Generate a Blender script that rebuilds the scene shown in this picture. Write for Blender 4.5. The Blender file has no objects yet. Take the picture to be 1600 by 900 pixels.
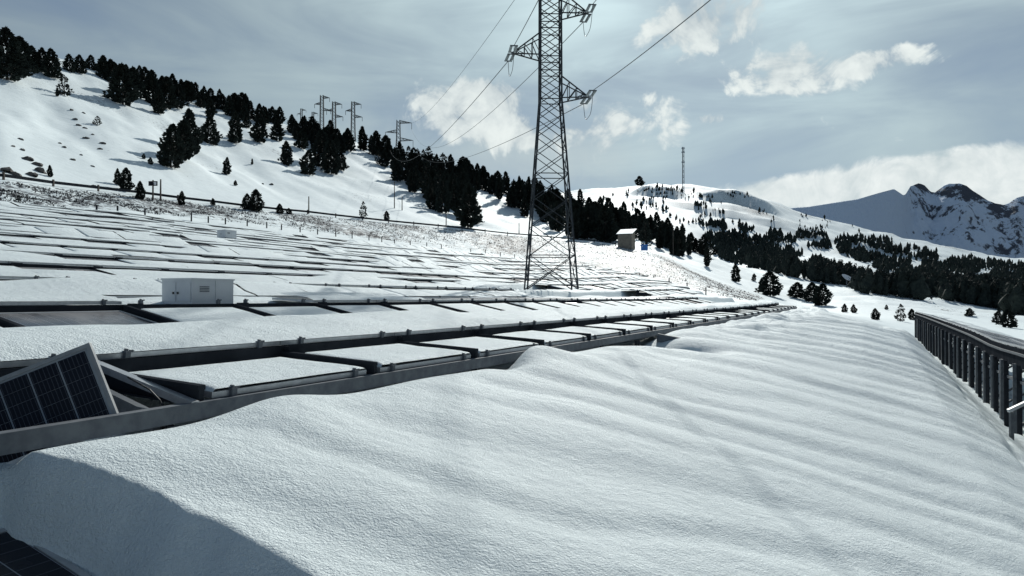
import bpy, math, random
import numpy as np
from mathutils import Vector, Matrix

# ------------------------------------------------------------------ camera, sky, sun, exposure
SC = bpy.context.scene
COL = SC.collection
F = 1156.0                      # focal length in photo pixels (1600 wide)
HOR = 465.0                     # eye level in photo pixels
SUN_AZ, SUN_EL = math.radians(13.0), math.radians(31.5)
cam_d = bpy.data.cameras.new('camera'); cam = bpy.data.objects.new('camera', cam_d); COL.objects.link(cam)
cam_d.sensor_width = 36.0; cam_d.lens = F / 1600 * 36.0
cam_d.clip_start = 0.05; cam_d.clip_end = 20000
cam.location = (0, 0, 0)
cam.rotation_euler = (math.pi / 2 + math.atan((HOR - 450) / F), 0, 0)
SC.camera = cam
SC.view_settings.view_transform = 'Standard'
SC.view_settings.look = 'None'
SC.view_settings.exposure = 0.0
SC.view_settings.gamma = 1.0
SC.view_settings.use_curve_mapping = False
SC.cycles.max_bounces = 4; SC.cycles.diffuse_bounces = 3; SC.cycles.glossy_bounces = 2; SC.cycles.transmission_bounces = 2
SUN_DIR = Vector((math.cos(SUN_EL) * math.sin(SUN_AZ), math.cos(SUN_EL) * math.cos(SUN_AZ), math.sin(SUN_EL)))


class NT:
    """small helper to wire node trees"""
    def __init__(self, tree):
        self.t = tree
    def n(self, typ, **kw):
        nd = self.t.nodes.new(typ)
        for k, v in kw.items():
            setattr(nd, k, v)
        return nd
    def set(self, sock, v):
        if hasattr(v, 'is_output') or isinstance(v, bpy.types.NodeSocket):
            self.t.links.new(v, sock)
        else:
            sock.default_value = v
    def math(self, op, a, b=0.0, c=0.0, clamp=False):
        nd = self.n('ShaderNodeMath', operation=op); nd.use_clamp = clamp
        self.set(nd.inputs[0], a); self.set(nd.inputs[1], b); self.set(nd.inputs[2], c)
        return nd.outputs[0]
    def vmath(self, op, a, b=(0, 0, 0)):
        nd = self.n('ShaderNodeVectorMath', operation=op)
        self.set(nd.inputs[0], a); self.set(nd.inputs[1], b)
        return nd.outputs['Value'] if op in ('DOT_PRODUCT', 'LENGTH', 'DISTANCE') else nd.outputs[0]
    def noise(self, vec, scale, detail=4, rough=0.55, dist=0.0):
        nd = self.n('ShaderNodeTexNoise')
        if vec is not None: self.set(nd.inputs['Vector'], vec)
        nd.inputs['Scale'].default_value = scale; nd.inputs['Detail'].default_value = detail
        nd.inputs['Roughness'].default_value = rough; nd.inputs['Distortion'].default_value = dist
        return nd.outputs['Fac']
    def ramp(self, fac, a, b, smooth=True):
        nd = self.n('ShaderNodeMapRange', interpolation_type='SMOOTHSTEP' if smooth else 'LINEAR')
        self.set(nd.inputs['Value'], fac); nd.inputs['From Min'].default_value = a; nd.inputs['From Max'].default_value = b
        return nd.outputs['Result']
    def mix(self, fac, a, b):
        nd = self.n('ShaderNodeMix', data_type='RGBA')
        self.set(nd.inputs['Factor'], fac); self.set(nd.inputs['A'], a) if False else None
        for s, v in ((nd.inputs[6], a), (nd.inputs[7], b)):
            if isinstance(v, bpy.types.NodeSocket): self.t.links.new(v, s)
            else: s.default_value = (*v, 1.0)
        return nd.outputs[2]


world = bpy.data.worlds.new('World'); SC.world = world; world.use_nodes = True
wt = world.node_tree; wt.nodes.clear(); W = NT(wt)
sky = W.n('ShaderNodeTexSky', sky_type='NISHITA')
sky.sun_disc = False; sky.sun_elevation = SUN_EL; sky.sun_rotation = SUN_AZ
sky.altitude = 2000; sky.air_density = 1.0; sky.dust_density = 0.6; sky.ozone_density = 1.0
tc = W.n('ShaderNodeTexCoord'); D = tc.outputs['Generated']
SKY_K = 0.10
def lin(r, g, b, k=1.0):
    f = lambda c: ((c / 255 + .055) / 1.055) ** 2.4 if c > 10 else c / 255 / 12.92
    return (f(r) * k, f(g) * k, f(b) * k)
# thin high veil of cirrostratus, brighter towards the sun (forward scattering), streaked by wind
sd = W.vmath('DOT_PRODUCT', D, tuple(SUN_DIR))
fwd = W.math('POWER', W.math('MAXIMUM', W.math('MULTIPLY_ADD', sd, .5, .5), 0.0), 3.0)
mp = W.n('ShaderNodeMapping'); wt.links.new(D, mp.inputs['Vector'])
mp.inputs['Rotation'].default_value = (0, math.radians(32), 0); mp.inputs['Scale'].default_value = (1.3, 1.3, 5.5)
streak = W.noise(mp.outputs[0], 2.2, 5, .55, .6)
soft = W.noise(D, 3.0, 4, .5, .3)
veil_amt = W.ramp(W.math('ADD', W.math('MULTIPLY', streak, .65), W.math('MULTIPLY', soft, .5)), .36, .78)
glow = W.math('POWER', W.math('MAXIMUM', sd, 0.0), 14.0)
veil_l = W.math('MULTIPLY', W.math('MULTIPLY_ADD', glow, .36, W.math('MULTIPLY_ADD', fwd, .45, .05)), W.math('MULTIPLY_ADD', veil_amt, .62, .52))
vc = W.n('ShaderNodeMix', data_type='RGBA'); vc.inputs[0].default_value = 1.0
veil_col = W.n('ShaderNodeVectorMath', operation='SCALE'); veil_col.inputs[0].default_value = (.80 / SKY_K, 1.0 / SKY_K, 1.05 / SKY_K)
wt.links.new(veil_l, veil_col.inputs['Scale'])
base = W.mix(W.math('ADD', W.math('MULTIPLY_ADD', veil_amt, .34, .14), W.math('MULTIPLY', fwd, .56)), sky.outputs[0], veil_col.outputs[0])
# cumulus: soft ellipses in the sky broken up by noise
def pdir(px, py):
    v = Vector(((px - 800) / F, 1.0, (HOR - py) / F)); v.normalize(); return v
cn = W.noise(D, 15.0, 6, .60, .8)
cn2 = W.noise(D, 34.0, 3, .62, .2)
cnn = W.math('ADD', W.math('MULTIPLY', cn, .68), W.math('MULTIPLY', cn2, .32))
sep = W.n('ShaderNodeSeparateXYZ'); wt.links.new(D, sep.inputs[0])
def blob(px, py, rx, rz, k):
    c = pdir(px, py)
    ax = W.math('DIVIDE', W.math('SUBTRACT', sep.outputs[0], c.x), rx / F)
    az = W.math('DIVIDE', W.math('SUBTRACT', sep.outputs[2], c.z), rz / F)
    ay = W.math('DIVIDE', W.math('SUBTRACT', sep.outputs[1], c.y), .6)
    r2 = W.math('ADD', W.math('ADD', W.math('MULTIPLY', ax, ax), W.math('MULTIPLY', az, az)), W.math('MULTIPLY', ay, ay))
    return W.math('MULTIPLY', W.math('SUBTRACT', 1.0, r2), k)
def allmax(L):
    m = L[0]
    for b in L[1:]: m = W.math('MAXIMUM', m, b)
    return m
hard = allmax([blob(732, 172, 95, 52, .66), blob(790, 205, 80, 36, .5), blob(1072, 45, 75, 44, .48), blob(1140, 20, 60, 40, .3), blob(1232, 108, 92, 38, .46),
               blob(1365, 98, 66, 18, .40), blob(955, 195, 120, 52, .34), blob(1010, 170, 60, 30, .3), blob(1110, 185, 22, 10, .3)])
bank = allmax([blob(1430, 290, 200, 42, .8), blob(1560, 275, 260, 46, .8), blob(1260, 300, 130, 30, .7), blob(1800, 270, 260, 60, .8)])
low = allmax([blob(850, 245, 230, 55, .5), blob(600, 210, 140, 40, .2)])
other = W.math('MULTIPLY', W.ramp(W.noise(D, 4.2, 4, .5, .2), .56, .72), W.math('MULTIPLY', W.ramp(sep.outputs[1], .35, -.05), .5))
dens_hard = W.ramp(W.math('ADD', W.math('MAXIMUM', hard, W.math('SUBTRACT', W.math('MULTIPLY', other, 1.2), .4)), W.math('MULTIPLY', W.math('SUBTRACT', cnn, .5), 2.8)), .08, .46)
dens_bank = W.ramp(W.math('ADD', bank, W.math('MULTIPLY', W.math('SUBTRACT', cnn, .5), 1.3)), .05, .42)
dens_low = W.math('MULTIPLY', W.ramp(W.math('ADD', low, W.math('MULTIPLY', W.math('SUBTRACT', cn, .5), .8)), .0, .6), .45)
shade = W.ramp(W.math('ADD', W.math('MULTIPLY', cnn, .7), W.math('MULTIPLY', W.noise(D, 7.0, 3, .5, 0.0), .4)), .38, .72)
cl_col = W.mix(shade, lin(168, 182, 190, 1 / SKY_K), lin(240, 247, 244, 1 / SKY_K))
c1 = W.mix(dens_low, base, lin(200, 211, 211, 1 / SKY_K))
c2 = W.mix(W.math('MULTIPLY', dens_hard, .95), c1, cl_col)
bk_col = W.mix(shade, lin(196, 209, 212, 1 / SKY_K), lin(246, 251, 249, 1 / SKY_K))
c3 = W.mix(W.math('MULTIPLY', dens_bank, .97), c2, bk_col)
bg = W.n('ShaderNodeBackground'); wt.links.new(c3, bg.inputs['Color']); bg.inputs['Strength'].default_value = SKY_K
wo = W.n('ShaderNodeOutputWorld'); wt.links.new(bg.outputs[0], wo.inputs['Surface'])

world.cycles.sampling_method = 'MANUAL'; world.cycles.sample_map_resolution = 512
sun_d = bpy.data.lights.new('sun', 'SUN'); sun_d.energy = 4.2; sun_d.angle = math.radians(.6); sun_d.color = (1.0, .985, .93)
sun = bpy.data.objects.new('sun', sun_d); COL.objects.link(sun)
sun.rotation_euler = (-SUN_DIR).to_track_quat('-Z', 'Y').to_euler()
sun.location = SUN_DIR * 100

random.seed(7)
RNG = np.random.default_rng(11)

# ------------------------------------------------------------------ materials
def mat(name):
    m = bpy.data.materials.new(name); m.use_nodes = True
    t = m.node_tree; t.nodes.clear(); N = NT(t)
    b = N.n('ShaderNodeBsdfPrincipled'); o = N.n('ShaderNodeOutputMaterial'); t.links.new(b.outputs[0], o.inputs[0])
    return m, N, b
def bump(N, b, h, strength, dist):
    bp = N.n('ShaderNodeBump'); bp.inputs['Strength'].default_value = strength; bp.inputs['Distance'].default_value = dist
    N.set(bp.inputs['Height'], h); N.t.links.new(bp.outputs[0], b.inputs['Normal'])
def pos(N):
    return N.n('ShaderNodeNewGeometry').outputs['Position']

SNOW_A, SNOW_B = (.79, .872, .885), (.73, .81, .825)
def make_snow(name, grain, grass=False):
    m, N, b = mat(name); p = pos(N)
    big = N.noise(p, .8, 4, .55)
    col = N.mix(N.ramp(big, .3, .7), SNOW_A, SNOW_B)
    if grass:
        at = N.n('ShaderNodeAttribute', attribute_name='grass')
        mpn = N.n('ShaderNodeMapping'); N.t.links.new(p, mpn.inputs[0]); mpn.inputs['Scale'].default_value = (1, 1, .35)
        g = N.noise(mpn.outputs[0], 1.6, 6, .72)
        k = N.ramp(N.math('ADD', N.math('MULTIPLY', at.outputs['Fac'], .26), N.math('SUBTRACT', g, .5)), .16, .26)
        gc = N.mix(N.noise(p, 3.0, 3), (.05, .055, .063), (.12, .128, .14))
        col = N.mix(k, col, gc)
    N.set(b.inputs['Base Color'], col)
    b.inputs['Roughness'].default_value = .65; b.inputs['Specular IOR Level'].default_value = .12
    if grain:
        h = N.math('ADD', N.noise(p, 62, 3, .70), N.math('MULTIPLY', N.noise(p, 9, 2, .5), 1.1))
        bump(N, b, h, 1.0, .024)
    else:
        bump(N, b, N.noise(p, .9, 6, .6), .5, .12)
    return m
M = {}
M['snow'] = make_snow('snow', True)
M['snow_far'] = make_snow('snow_hill', False, True)

def simple(name, c1, c2, scale, rough=.5, metal=0.0, spec=.5, bmp=0.0):
    m, N, b = mat(name); p = pos(N)
    n = N.noise(p, scale, 5, .6)
    N.set(b.inputs['Base Color'], N.mix(N.ramp(n, .3, .7), c1, c2))
    b.inputs['Roughness'].default_value = rough; b.inputs['Metallic'].default_value = metal
    b.inputs['Specular IOR Level'].default_value = spec
    if bmp: bump(N, b, n, .5, bmp)
    return m
M['steel'] = simple('galvanised_steel', (.15, .165, .18), (.10, .11, .125), 9, .65, .1, .15)
M['alu'] = simple('aluminium_frame', (.50, .52, .54), (.40, .42, .44), 14, .42, .6)
M['frame'] = simple('shaded_frame', (.27, .285, .29), (.20, .21, .22), 12, .5, .3, .3)  # aluminium with shade put into its colour, for the slipped panel
M['pylon'] = simple('pylon_steel', (.045, .052, .06), (.03, .035, .042), 1.5, .7, .1, .2)
M['black'] = simple('black_plastic', (.012, .012, .014), (.02, .02, .022), 8, .5)
M['porcelain'] = simple('insulator_glass', (.30, .34, .35), (.20, .23, .24), 4, .12)
M['wire'] = simple('aluminium_wire', (.10, .105, .11), (.07, .075, .08), 2, .5, .4)
M['needle'] = simple('pine_needles', (.014, .020, .019), (.034, .043, .037), .9, .85, 0, .1)
M['bark'] = simple('pine_bark', (.06, .048, .04), (.03, .025, .022), 3, .9, 0, .2)
M['cabinet'] = simple('painted_cabinet', (.66, .68, .69), (.58, .60, .62), 2.2, .45)
M['dark_steel'] = simple('dark_steel', (.034, .038, .045), (.022, .025, .03), 3, .9, 0, 0.0)
M['plank'] = simple('weathered_plank', (.30, .26, .21), (.19, .165, .14), 2.5, .85, 0, .2)
M['tin'] = simple('tin_roof', (.42, .46, .50), (.32, .36, .40), 1.2, .4, .5)
M['blue'] = simple('blue_plastic', (.02, .13, .42), (.03, .17, .5), 1, .5)
M['white'] = simple('white_paint', (.8, .8, .8), (.72, .73, .74), 1, .35)
M['rock'] = simple('dark_rock', (.07, .068, .065), (.13, .125, .12), 1.5, .9, 0, .2, .1)
M['grass'] = simple('dry_grass', (.075, .075, .078), (.045, .046, .05), .7, .9, 0, .1)
M['wood'] = simple('weathered_pole', (.13, .11, .095), (.08, .07, .06), 2, .85, 0, .2)
M['cellline'] = simple('white_backsheet', (.30, .33, .36), (.24, .27, .30), 5, .5, 0, .1)
M['cell'] = simple('silicon_cell', (.005, .007, .013), (.009, .012, .02), 2, .3, 0, .08)
M['cellgrey'] = simple('ribbon', (.10, .11, .13), (.07, .08, .10), 5, .5, 0, .1)

def make_pv(dust_sheen=True):
    m, N, b = mat('photovoltaic_glass' if dust_sheen else 'clean_photovoltaic_glass')
    tcn = N.n('ShaderNodeTexCoord'); sp = N.n('ShaderNodeSeparateXYZ'); N.t.links.new(tcn.outputs['Object'], sp.inputs[0])
    def line(sock, pitch, w):
        f = N.math('FRACT', N.math('DIVIDE', sock, pitch))
        return N.math('LESS_THAN', N.math('ABSOLUTE', N.math('SUBTRACT', f, .5)), w / pitch / 2)
    l = N.math('MAXIMUM', line(sp.outputs[0], .1667, .006), N.math('MULTIPLY', line(sp.outputs[1], .0833, .003), .4))
    frost_sheen = N.ramp(N.noise(pos(N), .7, 5, .6), .32, .62)
    col = N.mix(N.math('MULTIPLY', l, .6), (.008, .011, .02), (.35, .38, .42))
    if dust_sheen: col = N.mix(N.math('MULTIPLY', frost_sheen, .62), col, (.34, .33, .325))  # grey stands for grime plus bright sky reflection painted into the glass
    N.set(b.inputs['Base Color'], col); N.set(b.inputs['Roughness'], N.math('MULTIPLY_ADD', frost_sheen, .2, .12))
    b.inputs['Specular IOR Level'].default_value = .5 if dust_sheen else .12
    return m
M['pv'] = make_pv()
M['pv_clean'] = make_pv(False)

def make_mountain():
    m, N, b = mat('mountain_snow_rock'); g = N.n('ShaderNodeNewGeometry')
    p = g.outputs['Position']; sp = N.n('ShaderNodeSeparateXYZ'); N.t.links.new(g.outputs['Normal'], sp.inputs[0])
    at = N.n('ShaderNodeAttribute', attribute_name='rock')
    mpn = N.n('ShaderNodeMapping'); N.t.links.new(p, mpn.inputs[0]); mpn.inputs['Scale'].default_value = (1, 1, .5)
    n = N.noise(mpn.outputs[0], .022, 8, .72)
    k = N.ramp(N.math('ADD', at.outputs['Fac'], N.math('MULTIPLY', N.math('SUBTRACT', n, .5), 2.2)), .45, .62)
    N.set(b.inputs['Base Color'], N.mix(k, (.72, .82, .95), (.10, .11, .135)))  # snow tinted blue in place of distant haze and shade
    b.inputs['Roughness'].default_value = .8; b.inputs['Specular IOR Level'].default_value = .1
    bump(N, b, N.noise(p, .02, 8, .7), .8, 25)
    return m
M['mountain'] = make_mountain()

# ------------------------------------------------------------------ helpers
def tag(o, label=None, cat=None, group=None, kind=None):
    if label: o['label'] = label
    if cat: o['category'] = cat
    if group: o['group'] = group
    if kind: o['kind'] = kind
    return o
def empty(name, loc=(0, 0, 0), rz=0.0):
    o = bpy.data.objects.new(name, None); o.location = loc; o.rotation_euler = (0, 0, rz); o.empty_display_size = .2
    COL.objects.link(o); return o
def link(name, me, parent=None, loc=None, mtx=None):
    o = bpy.data.objects.new(name, me); COL.objects.link(o)
    if parent is not None: o.parent = parent
    if loc is not None: o.location = loc
    if mtx is not None: o.matrix_local = mtx
    return o
class MB:
    """collects quads / triangles; build() makes one mesh"""
    def __init__(self): self.v = []; self.f = []
    def quad(self, a, b, c, d):
        i = len(self.v); self.v += [tuple(a), tuple(b), tuple(c), tuple(d)]; self.f.append((i, i + 1, i + 2, i + 3))
    def tri(self, a, b, c):
        i = len(self.v); self.v += [tuple(a), tuple(b), tuple(c)]; self.f.append((i, i + 1, i + 2))
    def hexa(self, p):
        i = len(self.v); self.v += [tuple(q) for q in p]
        for f in ((0, 3, 2, 1), (4, 5, 6, 7), (0, 1, 5, 4), (1, 2, 6, 5), (2, 3, 7, 6), (3, 0, 4, 7)):
            self.f.append(tuple(i + k for k in f))
    def box(self, x0, x1, y0, y1, z0, z1):
        self.hexa([(x0, y0, z0), (x1, y0, z0), (x1, y1, z0), (x0, y1, z0), (x0, y0, z1), (x1, y0, z1), (x1, y1, z1), (x0, y1, z1)])
    def bar(self, a, b, w, h=None, up=(0, 0, 1)):
        a = Vector(a); b = Vector(b); h = w if h is None else h
        d = (b - a).normalized(); u = Vector(up)
        if abs(d.dot(u)) > .98: u = Vector((1, 0, 0))
        r = d.cross(u).normalized() * (w / 2); q = r.cross(d).normalized() * (h / 2)
        self.hexa([a - r - q, a + r - q, a + r + q, a - r + q, b - r - q, b + r - q, b + r + q, b - r + q])
    def tube(self, pts, r, n=6):
        pts = [Vector(p) for p in pts]; rings = []
        for i, p in enumerate(pts):
            d = (pts[min(i + 1, len(pts) - 1)] - pts[max(i - 1, 0)]).normalized()
            u = Vector((0, 0, 1)) if abs(d.z) < .95 else Vector((1, 0, 0))
            x = d.cross(u).normalized(); y = x.cross(d)
            rr = r[i] if isinstance(r, (list, tuple)) else r
            k = len(self.v)
            self.v += [tuple(p + (x * math.cos(2 * math.pi * j / n) + y * math.sin(2 * math.pi * j / n)) * rr) for j in range(n)]
            rings.append(k)
        for a, b in zip(rings, rings[1:]):
            for j in range(n):
                self.f.append((a + j, a + (j + 1) % n, b + (j + 1) % n, b + j))
        self.f.append(tuple(rings[0] + j for j in reversed(range(n)))); self.f.append(tuple(rings[-1] + j for j in range(n)))
    def mesh(self, name, m, smooth=False):
        me = bpy.data.meshes.new(name); me.from_pydata(self.v, [], self.f); me.materials.append(m)
        if smooth: me.polygons.foreach_set('use_smooth', [True] * len(me.polygons))
        me.update(); return me
    def build(self, name, m, parent=None, smooth=False):
        return link(name, self.mesh(name, m, smooth), parent)
def grid_mesh(name, X, Y, Z, m, attr=None, flip=False):
    """height field from 2-d arrays"""
    a, b = X.shape
    me = bpy.data.meshes.new(name)
    co = np.stack([X, Y, Z], -1).reshape(-1, 3).astype(np.float32)
    i = np.arange(a * b).reshape(a, b)
    q = np.stack([i[:-1, :-1], i[1:, :-1], i[1:, 1:], i[:-1, 1:]], -1).reshape(-1, 4)
    if flip: q = q[:, ::-1]
    me.vertices.add(a * b); me.vertices.foreach_set('co', co.ravel())
    me.loops.add(q.size); me.loops.foreach_set('vertex_index', q.ravel().astype(np.int32))
    me.polygons.add(len(q)); me.polygons.foreach_set('loop_start', np.arange(0, q.size, 4, dtype=np.int32))
    me.polygons.foreach_set('use_smooth', np.ones(len(q), dtype=bool))
    if attr:
        for k, v in attr.items():
            at = me.attributes.new(k, 'FLOAT', 'POINT'); at.data.foreach_set('value', v.ravel().astype(np.float32))
    me.materials.append(m); me.update(calc_edges=True); me.validate()
    return me
# numpy noise
_TAB = np.random.default_rng(5).random((512, 512))
def vn(x, y):
    x = np.asarray(x, float); y = np.asarray(y, float)
    xi = np.floor(x).astype(int); yi = np.floor(y).astype(int); fx = x - xi; fy = y - yi
    fx = fx * fx * fx * (fx * (fx * 6 - 15) + 10); fy = fy * fy * fy * (fy * (fy * 6 - 15) + 10)
    T = lambda a, b: _TAB[a & 511, b & 511]
    return (T(xi, yi) * (1 - fx) + T(xi + 1, yi) * fx) * (1 - fy) + (T(xi, yi + 1) * (1 - fx) + T(xi + 1, yi + 1) * fx) * fy
def fbm(x, y, oct=4, g=.5):
    s = 0; a = 1; n = 0
    for o in range(oct):
        s = s + a * (vn(x * 2 ** o + 17.3 * o, y * 2 ** o + 9.1 * o) - .5); n += a; a *= g
    return s / n * 2
def sst(a, b, x):
    t = np.clip((np.asarray(x, float) - a) / (b - a), 0, 1); return t * t * (3 - 2 * t)

# ------------------------------------------------------------------ lie of the land
# rows run along d (heading 25.4 deg right of view); t = distance uphill across the rows, s = distance along them
DX, DY = .429, .9033
ROT = math.atan2(DY, DX)
def W2(s, t): return DX * s - DY * t, DY * s + DX * t
def ST(x, y): return DX * x + DY * y, -DY * x + DX * y
def P(s, t, z): x, y = W2(s, t); return Vector((x, y, z))
def g(t):
    r = np.asarray(t, float) - 5.1
    return -.42 + .0875 * r + .0012 * np.maximum(r, 0) ** 2
NEAR_T = [-40, -12, -6, -3.2, -2.75, -2.35, -1.9, -1.2, 0, 1.5, 2.5, 3.3, 3.75, 4.2]
NEAR_Z = [-6.0, -4.2, -3.6, -3.15, -3.02, -2.72, -2.4, -2.08, -1.75, -1.35, -1.06, -.86, -.80, -.90]
FAR_Z = [-5.0, -3.9, -3.3, -2.85, -2.70, -2.30, -1.78, -1.30, -.95, -.72, -.70, -.76, -.80, -.90]
def fore(s, t):
    f = sst(4, 30, s)
    return np.interp(t, NEAR_T, NEAR_Z) * (1 - f) + np.interp(t, NEAR_T, FAR_Z) * f
def base(s, t):
    """smooth land under the field"""
    k = sst(3.6, 4.6, t)
    return fore(s, t) * (1 - k) + (g(t) - .32) * k

CP = [-700, -500, 0, 200, 400, 550, 700, 800, 900, 980, 1060, 1120, 1180, 1250, 1350, 1450, 1600, 2000, 2400]
F0 = [(30, 290), (36, 300), (46, 323), (60, 331), (78, 352), (92, 371), (103, 390), (108, 403), (98, 419), (92, 430), (84, 447), (72, 465), (62, 473), (58, 478), (52, 498), (50, 532), (45, 550), (45, 560), (45, 560)]
F1 = [(38, 235), (46, 250), (58, 284), (75, 307), (95, 328), (112, 343), (125, 357), (135, 368), (138, 376), (135, 384), (115, 415), (95, 450), (90, 470), (95, 490), (95, 493), (95, 497), (95, 512), (95, 530), (95, 530)]
F2 = [(90, 60), (95, 90), (105, 165), (130, 205), (150, 265), (170, 292), (180, 325), (190, 345), (190, 360), (185, 379), (170, 412), (160, 430), (160, 450), (150, 470), (160, 470), (170, 479), (180, 491), (180, 500), (180, 500)]
F3 = [(150, -90), (150, -60), (165, 58), (200, 116), (250, 170), (275, 217), (290, 265), (300, 292), (300, 320), (300, 346), (295, 376), (285, 400), (280, 424), (280, 434), (280, 447), (290, 461), (290, 479), (290, 490), (290, 490)]
F4 = [(420, None)] * 12 + [(420, 416), (420, 420), (420, 432), (420, 447), (420, 463), (420, 470), (420, 470)]
F5 = [(600, 330)] * 9 + [(600, 345), (600, 365), (600, 385), (600, 392), (600, 398), (600, 405), (600, 420), (600, 441), (600, 450), (600, 450)]
F6 = [(800, 320)] * 7 + [(800, 315), (800, 307), (800, 307), (800, 306), (800, 315), (800, 322), (800, 350), (800, 376), (800, 396), (800, 421), (800, 430), (800, 430)]
F7 = [(950, 312)] * 7 + [(950, 303), (950, 296), (950, 287), (950, 283), (950, 286), (950, 300), (950, 327), (950, 352), (950, 375), (950, 403), (950, 415), (950, 415)]
FY, FZ = [], []
for feats in (F0, F1, F2, F3, F4, F5, F6, F7):
    FY.append([f[0] for f in feats]); FZ.append([None if f[1] is None else (HOR - f[1]) / F * f[0] for f in feats])
for i in range(12): FZ[4][i] = FZ[3][i] * .62
FY.append([1600] * len(CP)); FZ.append([z - 130 for z in FZ[7]])
FY = np.array(FY, float); FZ = np.array(FZ, float)
GPX = np.arange(-700, 2401, 5.0)
GY = np.geomspace(9, 1600, 360)
def build_polar():
    fy = np.array([np.interp(GPX, CP, r) for r in FY]); fz = np.array([np.interp(GPX, CP, r) for r in FZ])
    ker = np.ones(13) / 13
    for a in (fy, fz):
        for i in range(len(a)):
            p = np.pad(a[i], 6, mode='edge'); a[i] = np.convolve(p, ker, 'valid')
    Zg = np.zeros((len(GPX), len(GY)))
    for c, px in enumerate(GPX):
        u = (px - 800) / F
        Zg[c] = np.interp(GY, fy[:, c], fz[:, c])
        s, t = ST(u * GY, GY); b = base(s, t)
        yb = fy[0, c]; sb, tb = ST(u * yb, yb); corr = fz[0, c] - float(base(sb, tb))
        inner = GY < yb
        Zg[c][inner] = (b + corr * sst(.40, 1.0, GY / yb))[inner]
    # round off the knots, far part only
    wgt = sst(40, 70, GY)[None, :]
    for _ in range(10):
        S = Zg.copy(); S[:, 1:-1] = (Zg[:, :-2] + 2 * Zg[:, 1:-1] + Zg[:, 2:]) / 4
        S[1:-1] = (S[:-2] + 2 * S[1:-1] + S[2:]) / 4
        Zg = Zg * (1 - wgt) + S * wgt
    Y = GY[None, :] + 0 * Zg; X = (GPX[:, None] - 800) / F * Y
    amp = np.minimum(np.clip((Y - fy[1][:, None]) / 60, 0, 1) * 1.6, 1.6) * (1 + np.clip((Y - 500) / 300, 0, 2.5))
    Zg = Zg + amp * fbm(X / 26, Y / 26, 4, .5) * (.55 + .45 * sst(60, 160, Y))
    # snow-smothered gullies on the near hillside
    hill = sst(0, 30, Y - fy[1][:, None]) * (1 - sst(230, 300, Y))
    Zg = Zg + hill * .9 * fbm((X * .8 + Y * .6) / 9, (X * .6 - Y * .8) / 40, 3)
    # rough bank between fence and road
    bank = sst(-2, 4, Y - fy[0][:, None]) * (1 - sst(-1, 2, Y - fy[1][:, None])) * (GPX < 1230)[:, None]
    Zg = Zg + bank * .22 * fbm(X / 1.7, Y / 1.7, 3)
    grass = bank * (.75 + .5 * fbm(X / 9, Y / 9, 3))
    right_bank = sst(1000, 1040, GPX)[:, None] * (1 - sst(1180, 1215, GPX))[:, None] * sst(4, 10, Y - fy[0][:, None]) * (1 - sst(20, 35, Y - fy[1][:, None]))
    grass = np.maximum(grass, right_bank * (.85 + .5 * fbm(X / 7, Y / 7, 3)))
    # scarps and a track cut on the far hill
    pxg = GPX[:, None]
    def ledge(Yc, x0, x1, h, w, back):
        win = sst(x0, x0 + 25, pxg) * (1 - sst(x1 - 40, x1, pxg))
        return win * h * sst(0, w, Y - Yc) * (1 - sst(w, back, Y - Yc))
    Zg = Zg + ledge(795 + 10 * np.sin(pxg / 17), 985, 1075, 11, 16, 70) + ledge(808 + (pxg - 1080) * .05 + 9 * np.sin(pxg / 13 + 1), 1075, 1230, 9, 16, 75) + ledge(745 - (pxg - 1000) * .16, 950, 1500, 4.5, 14, 40) + ledge(880, 930, 1120, 2.5, 14, 36)
    # tracks and windblown heather on the far hill
    fh = sst(650, 780, Y) * sst(900, 960, GPX)[:, None]
    grass = np.maximum(grass, fh * (.30 + .9 * fbm(X / 60, Y / 30, 4)))
    grass = np.maximum(grass, hill * (.05 + .75 * fbm(X / 14, Y / 14, 4)))
    return X, Y, Zg, np.clip(grass, 0, 1.2), fy, fz
PX_, PY_, PZ_, PG_, PFY, PFZ = build_polar()
LGY = np.log(GY)
def H(x, y):
    """height of the land at world x, y (in front of the camera)"""
    y = max(y, 9.01); px = 800 + F * x / y
    a = min(max((px + 700) / 5.0, 0), len(GPX) - 1.001); b = (math.log(y) - LGY[0]) / (LGY[1] - LGY[0]); b = min(max(b, 0), len(GY) - 1.001)
    i, j = int(a), int(b); fa, fb = a - i, b - j
    return float((PZ_[i, j] * (1 - fa) + PZ_[i + 1, j] * fa) * (1 - fb) + (PZ_[i, j + 1] * (1 - fa) + PZ_[i + 1, j + 1] * fa) * fb)
def corr_field(s, t):
    """land height below the field incl. the swing towards its far edge (vectorised, nearest grid lookup)"""
    x, y = W2(np.asarray(s, float), np.asarray(t, float))
    yy = np.maximum(y, 9.01); px = 800 + F * x / yy
    a = np.clip((px + 700) / 5.0, 0, len(GPX) - 1.001); b = np.clip((np.log(yy) - LGY[0]) / (LGY[1] - LGY[0]), 0, len(GY) - 1.001)
    i = a.astype(int); j = b.astype(int); fa = a - i; fb = b - j
    z = (PZ_[i, j] * (1 - fa) + PZ_[i + 1, j] * fa) * (1 - fb) + (PZ_[i, j + 1] * (1 - fa) + PZ_[i + 1, j + 1] * fa) * fb
    d = z - base(s, t)
    return d * sst(14, 24, y)
def zT(s, t): return g(t) + corr_field(s, t)
def ray(px, py, y0=20.0, y1=1500.0):
    """first point of the land seen through a photo pixel, as a place in the world"""
    u = (px - 800) / F; v = (HOR - py) / F; y = y0
    while y < y1:
        if H(u * y, y) >= v * y: return Vector((u * y, y, H(u * y, y)))
        y *= 1.006
    return None
def at_depth(px, y):
    x = (px - 800) / F * y; return Vector((x, y, H(x, y)))

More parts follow.
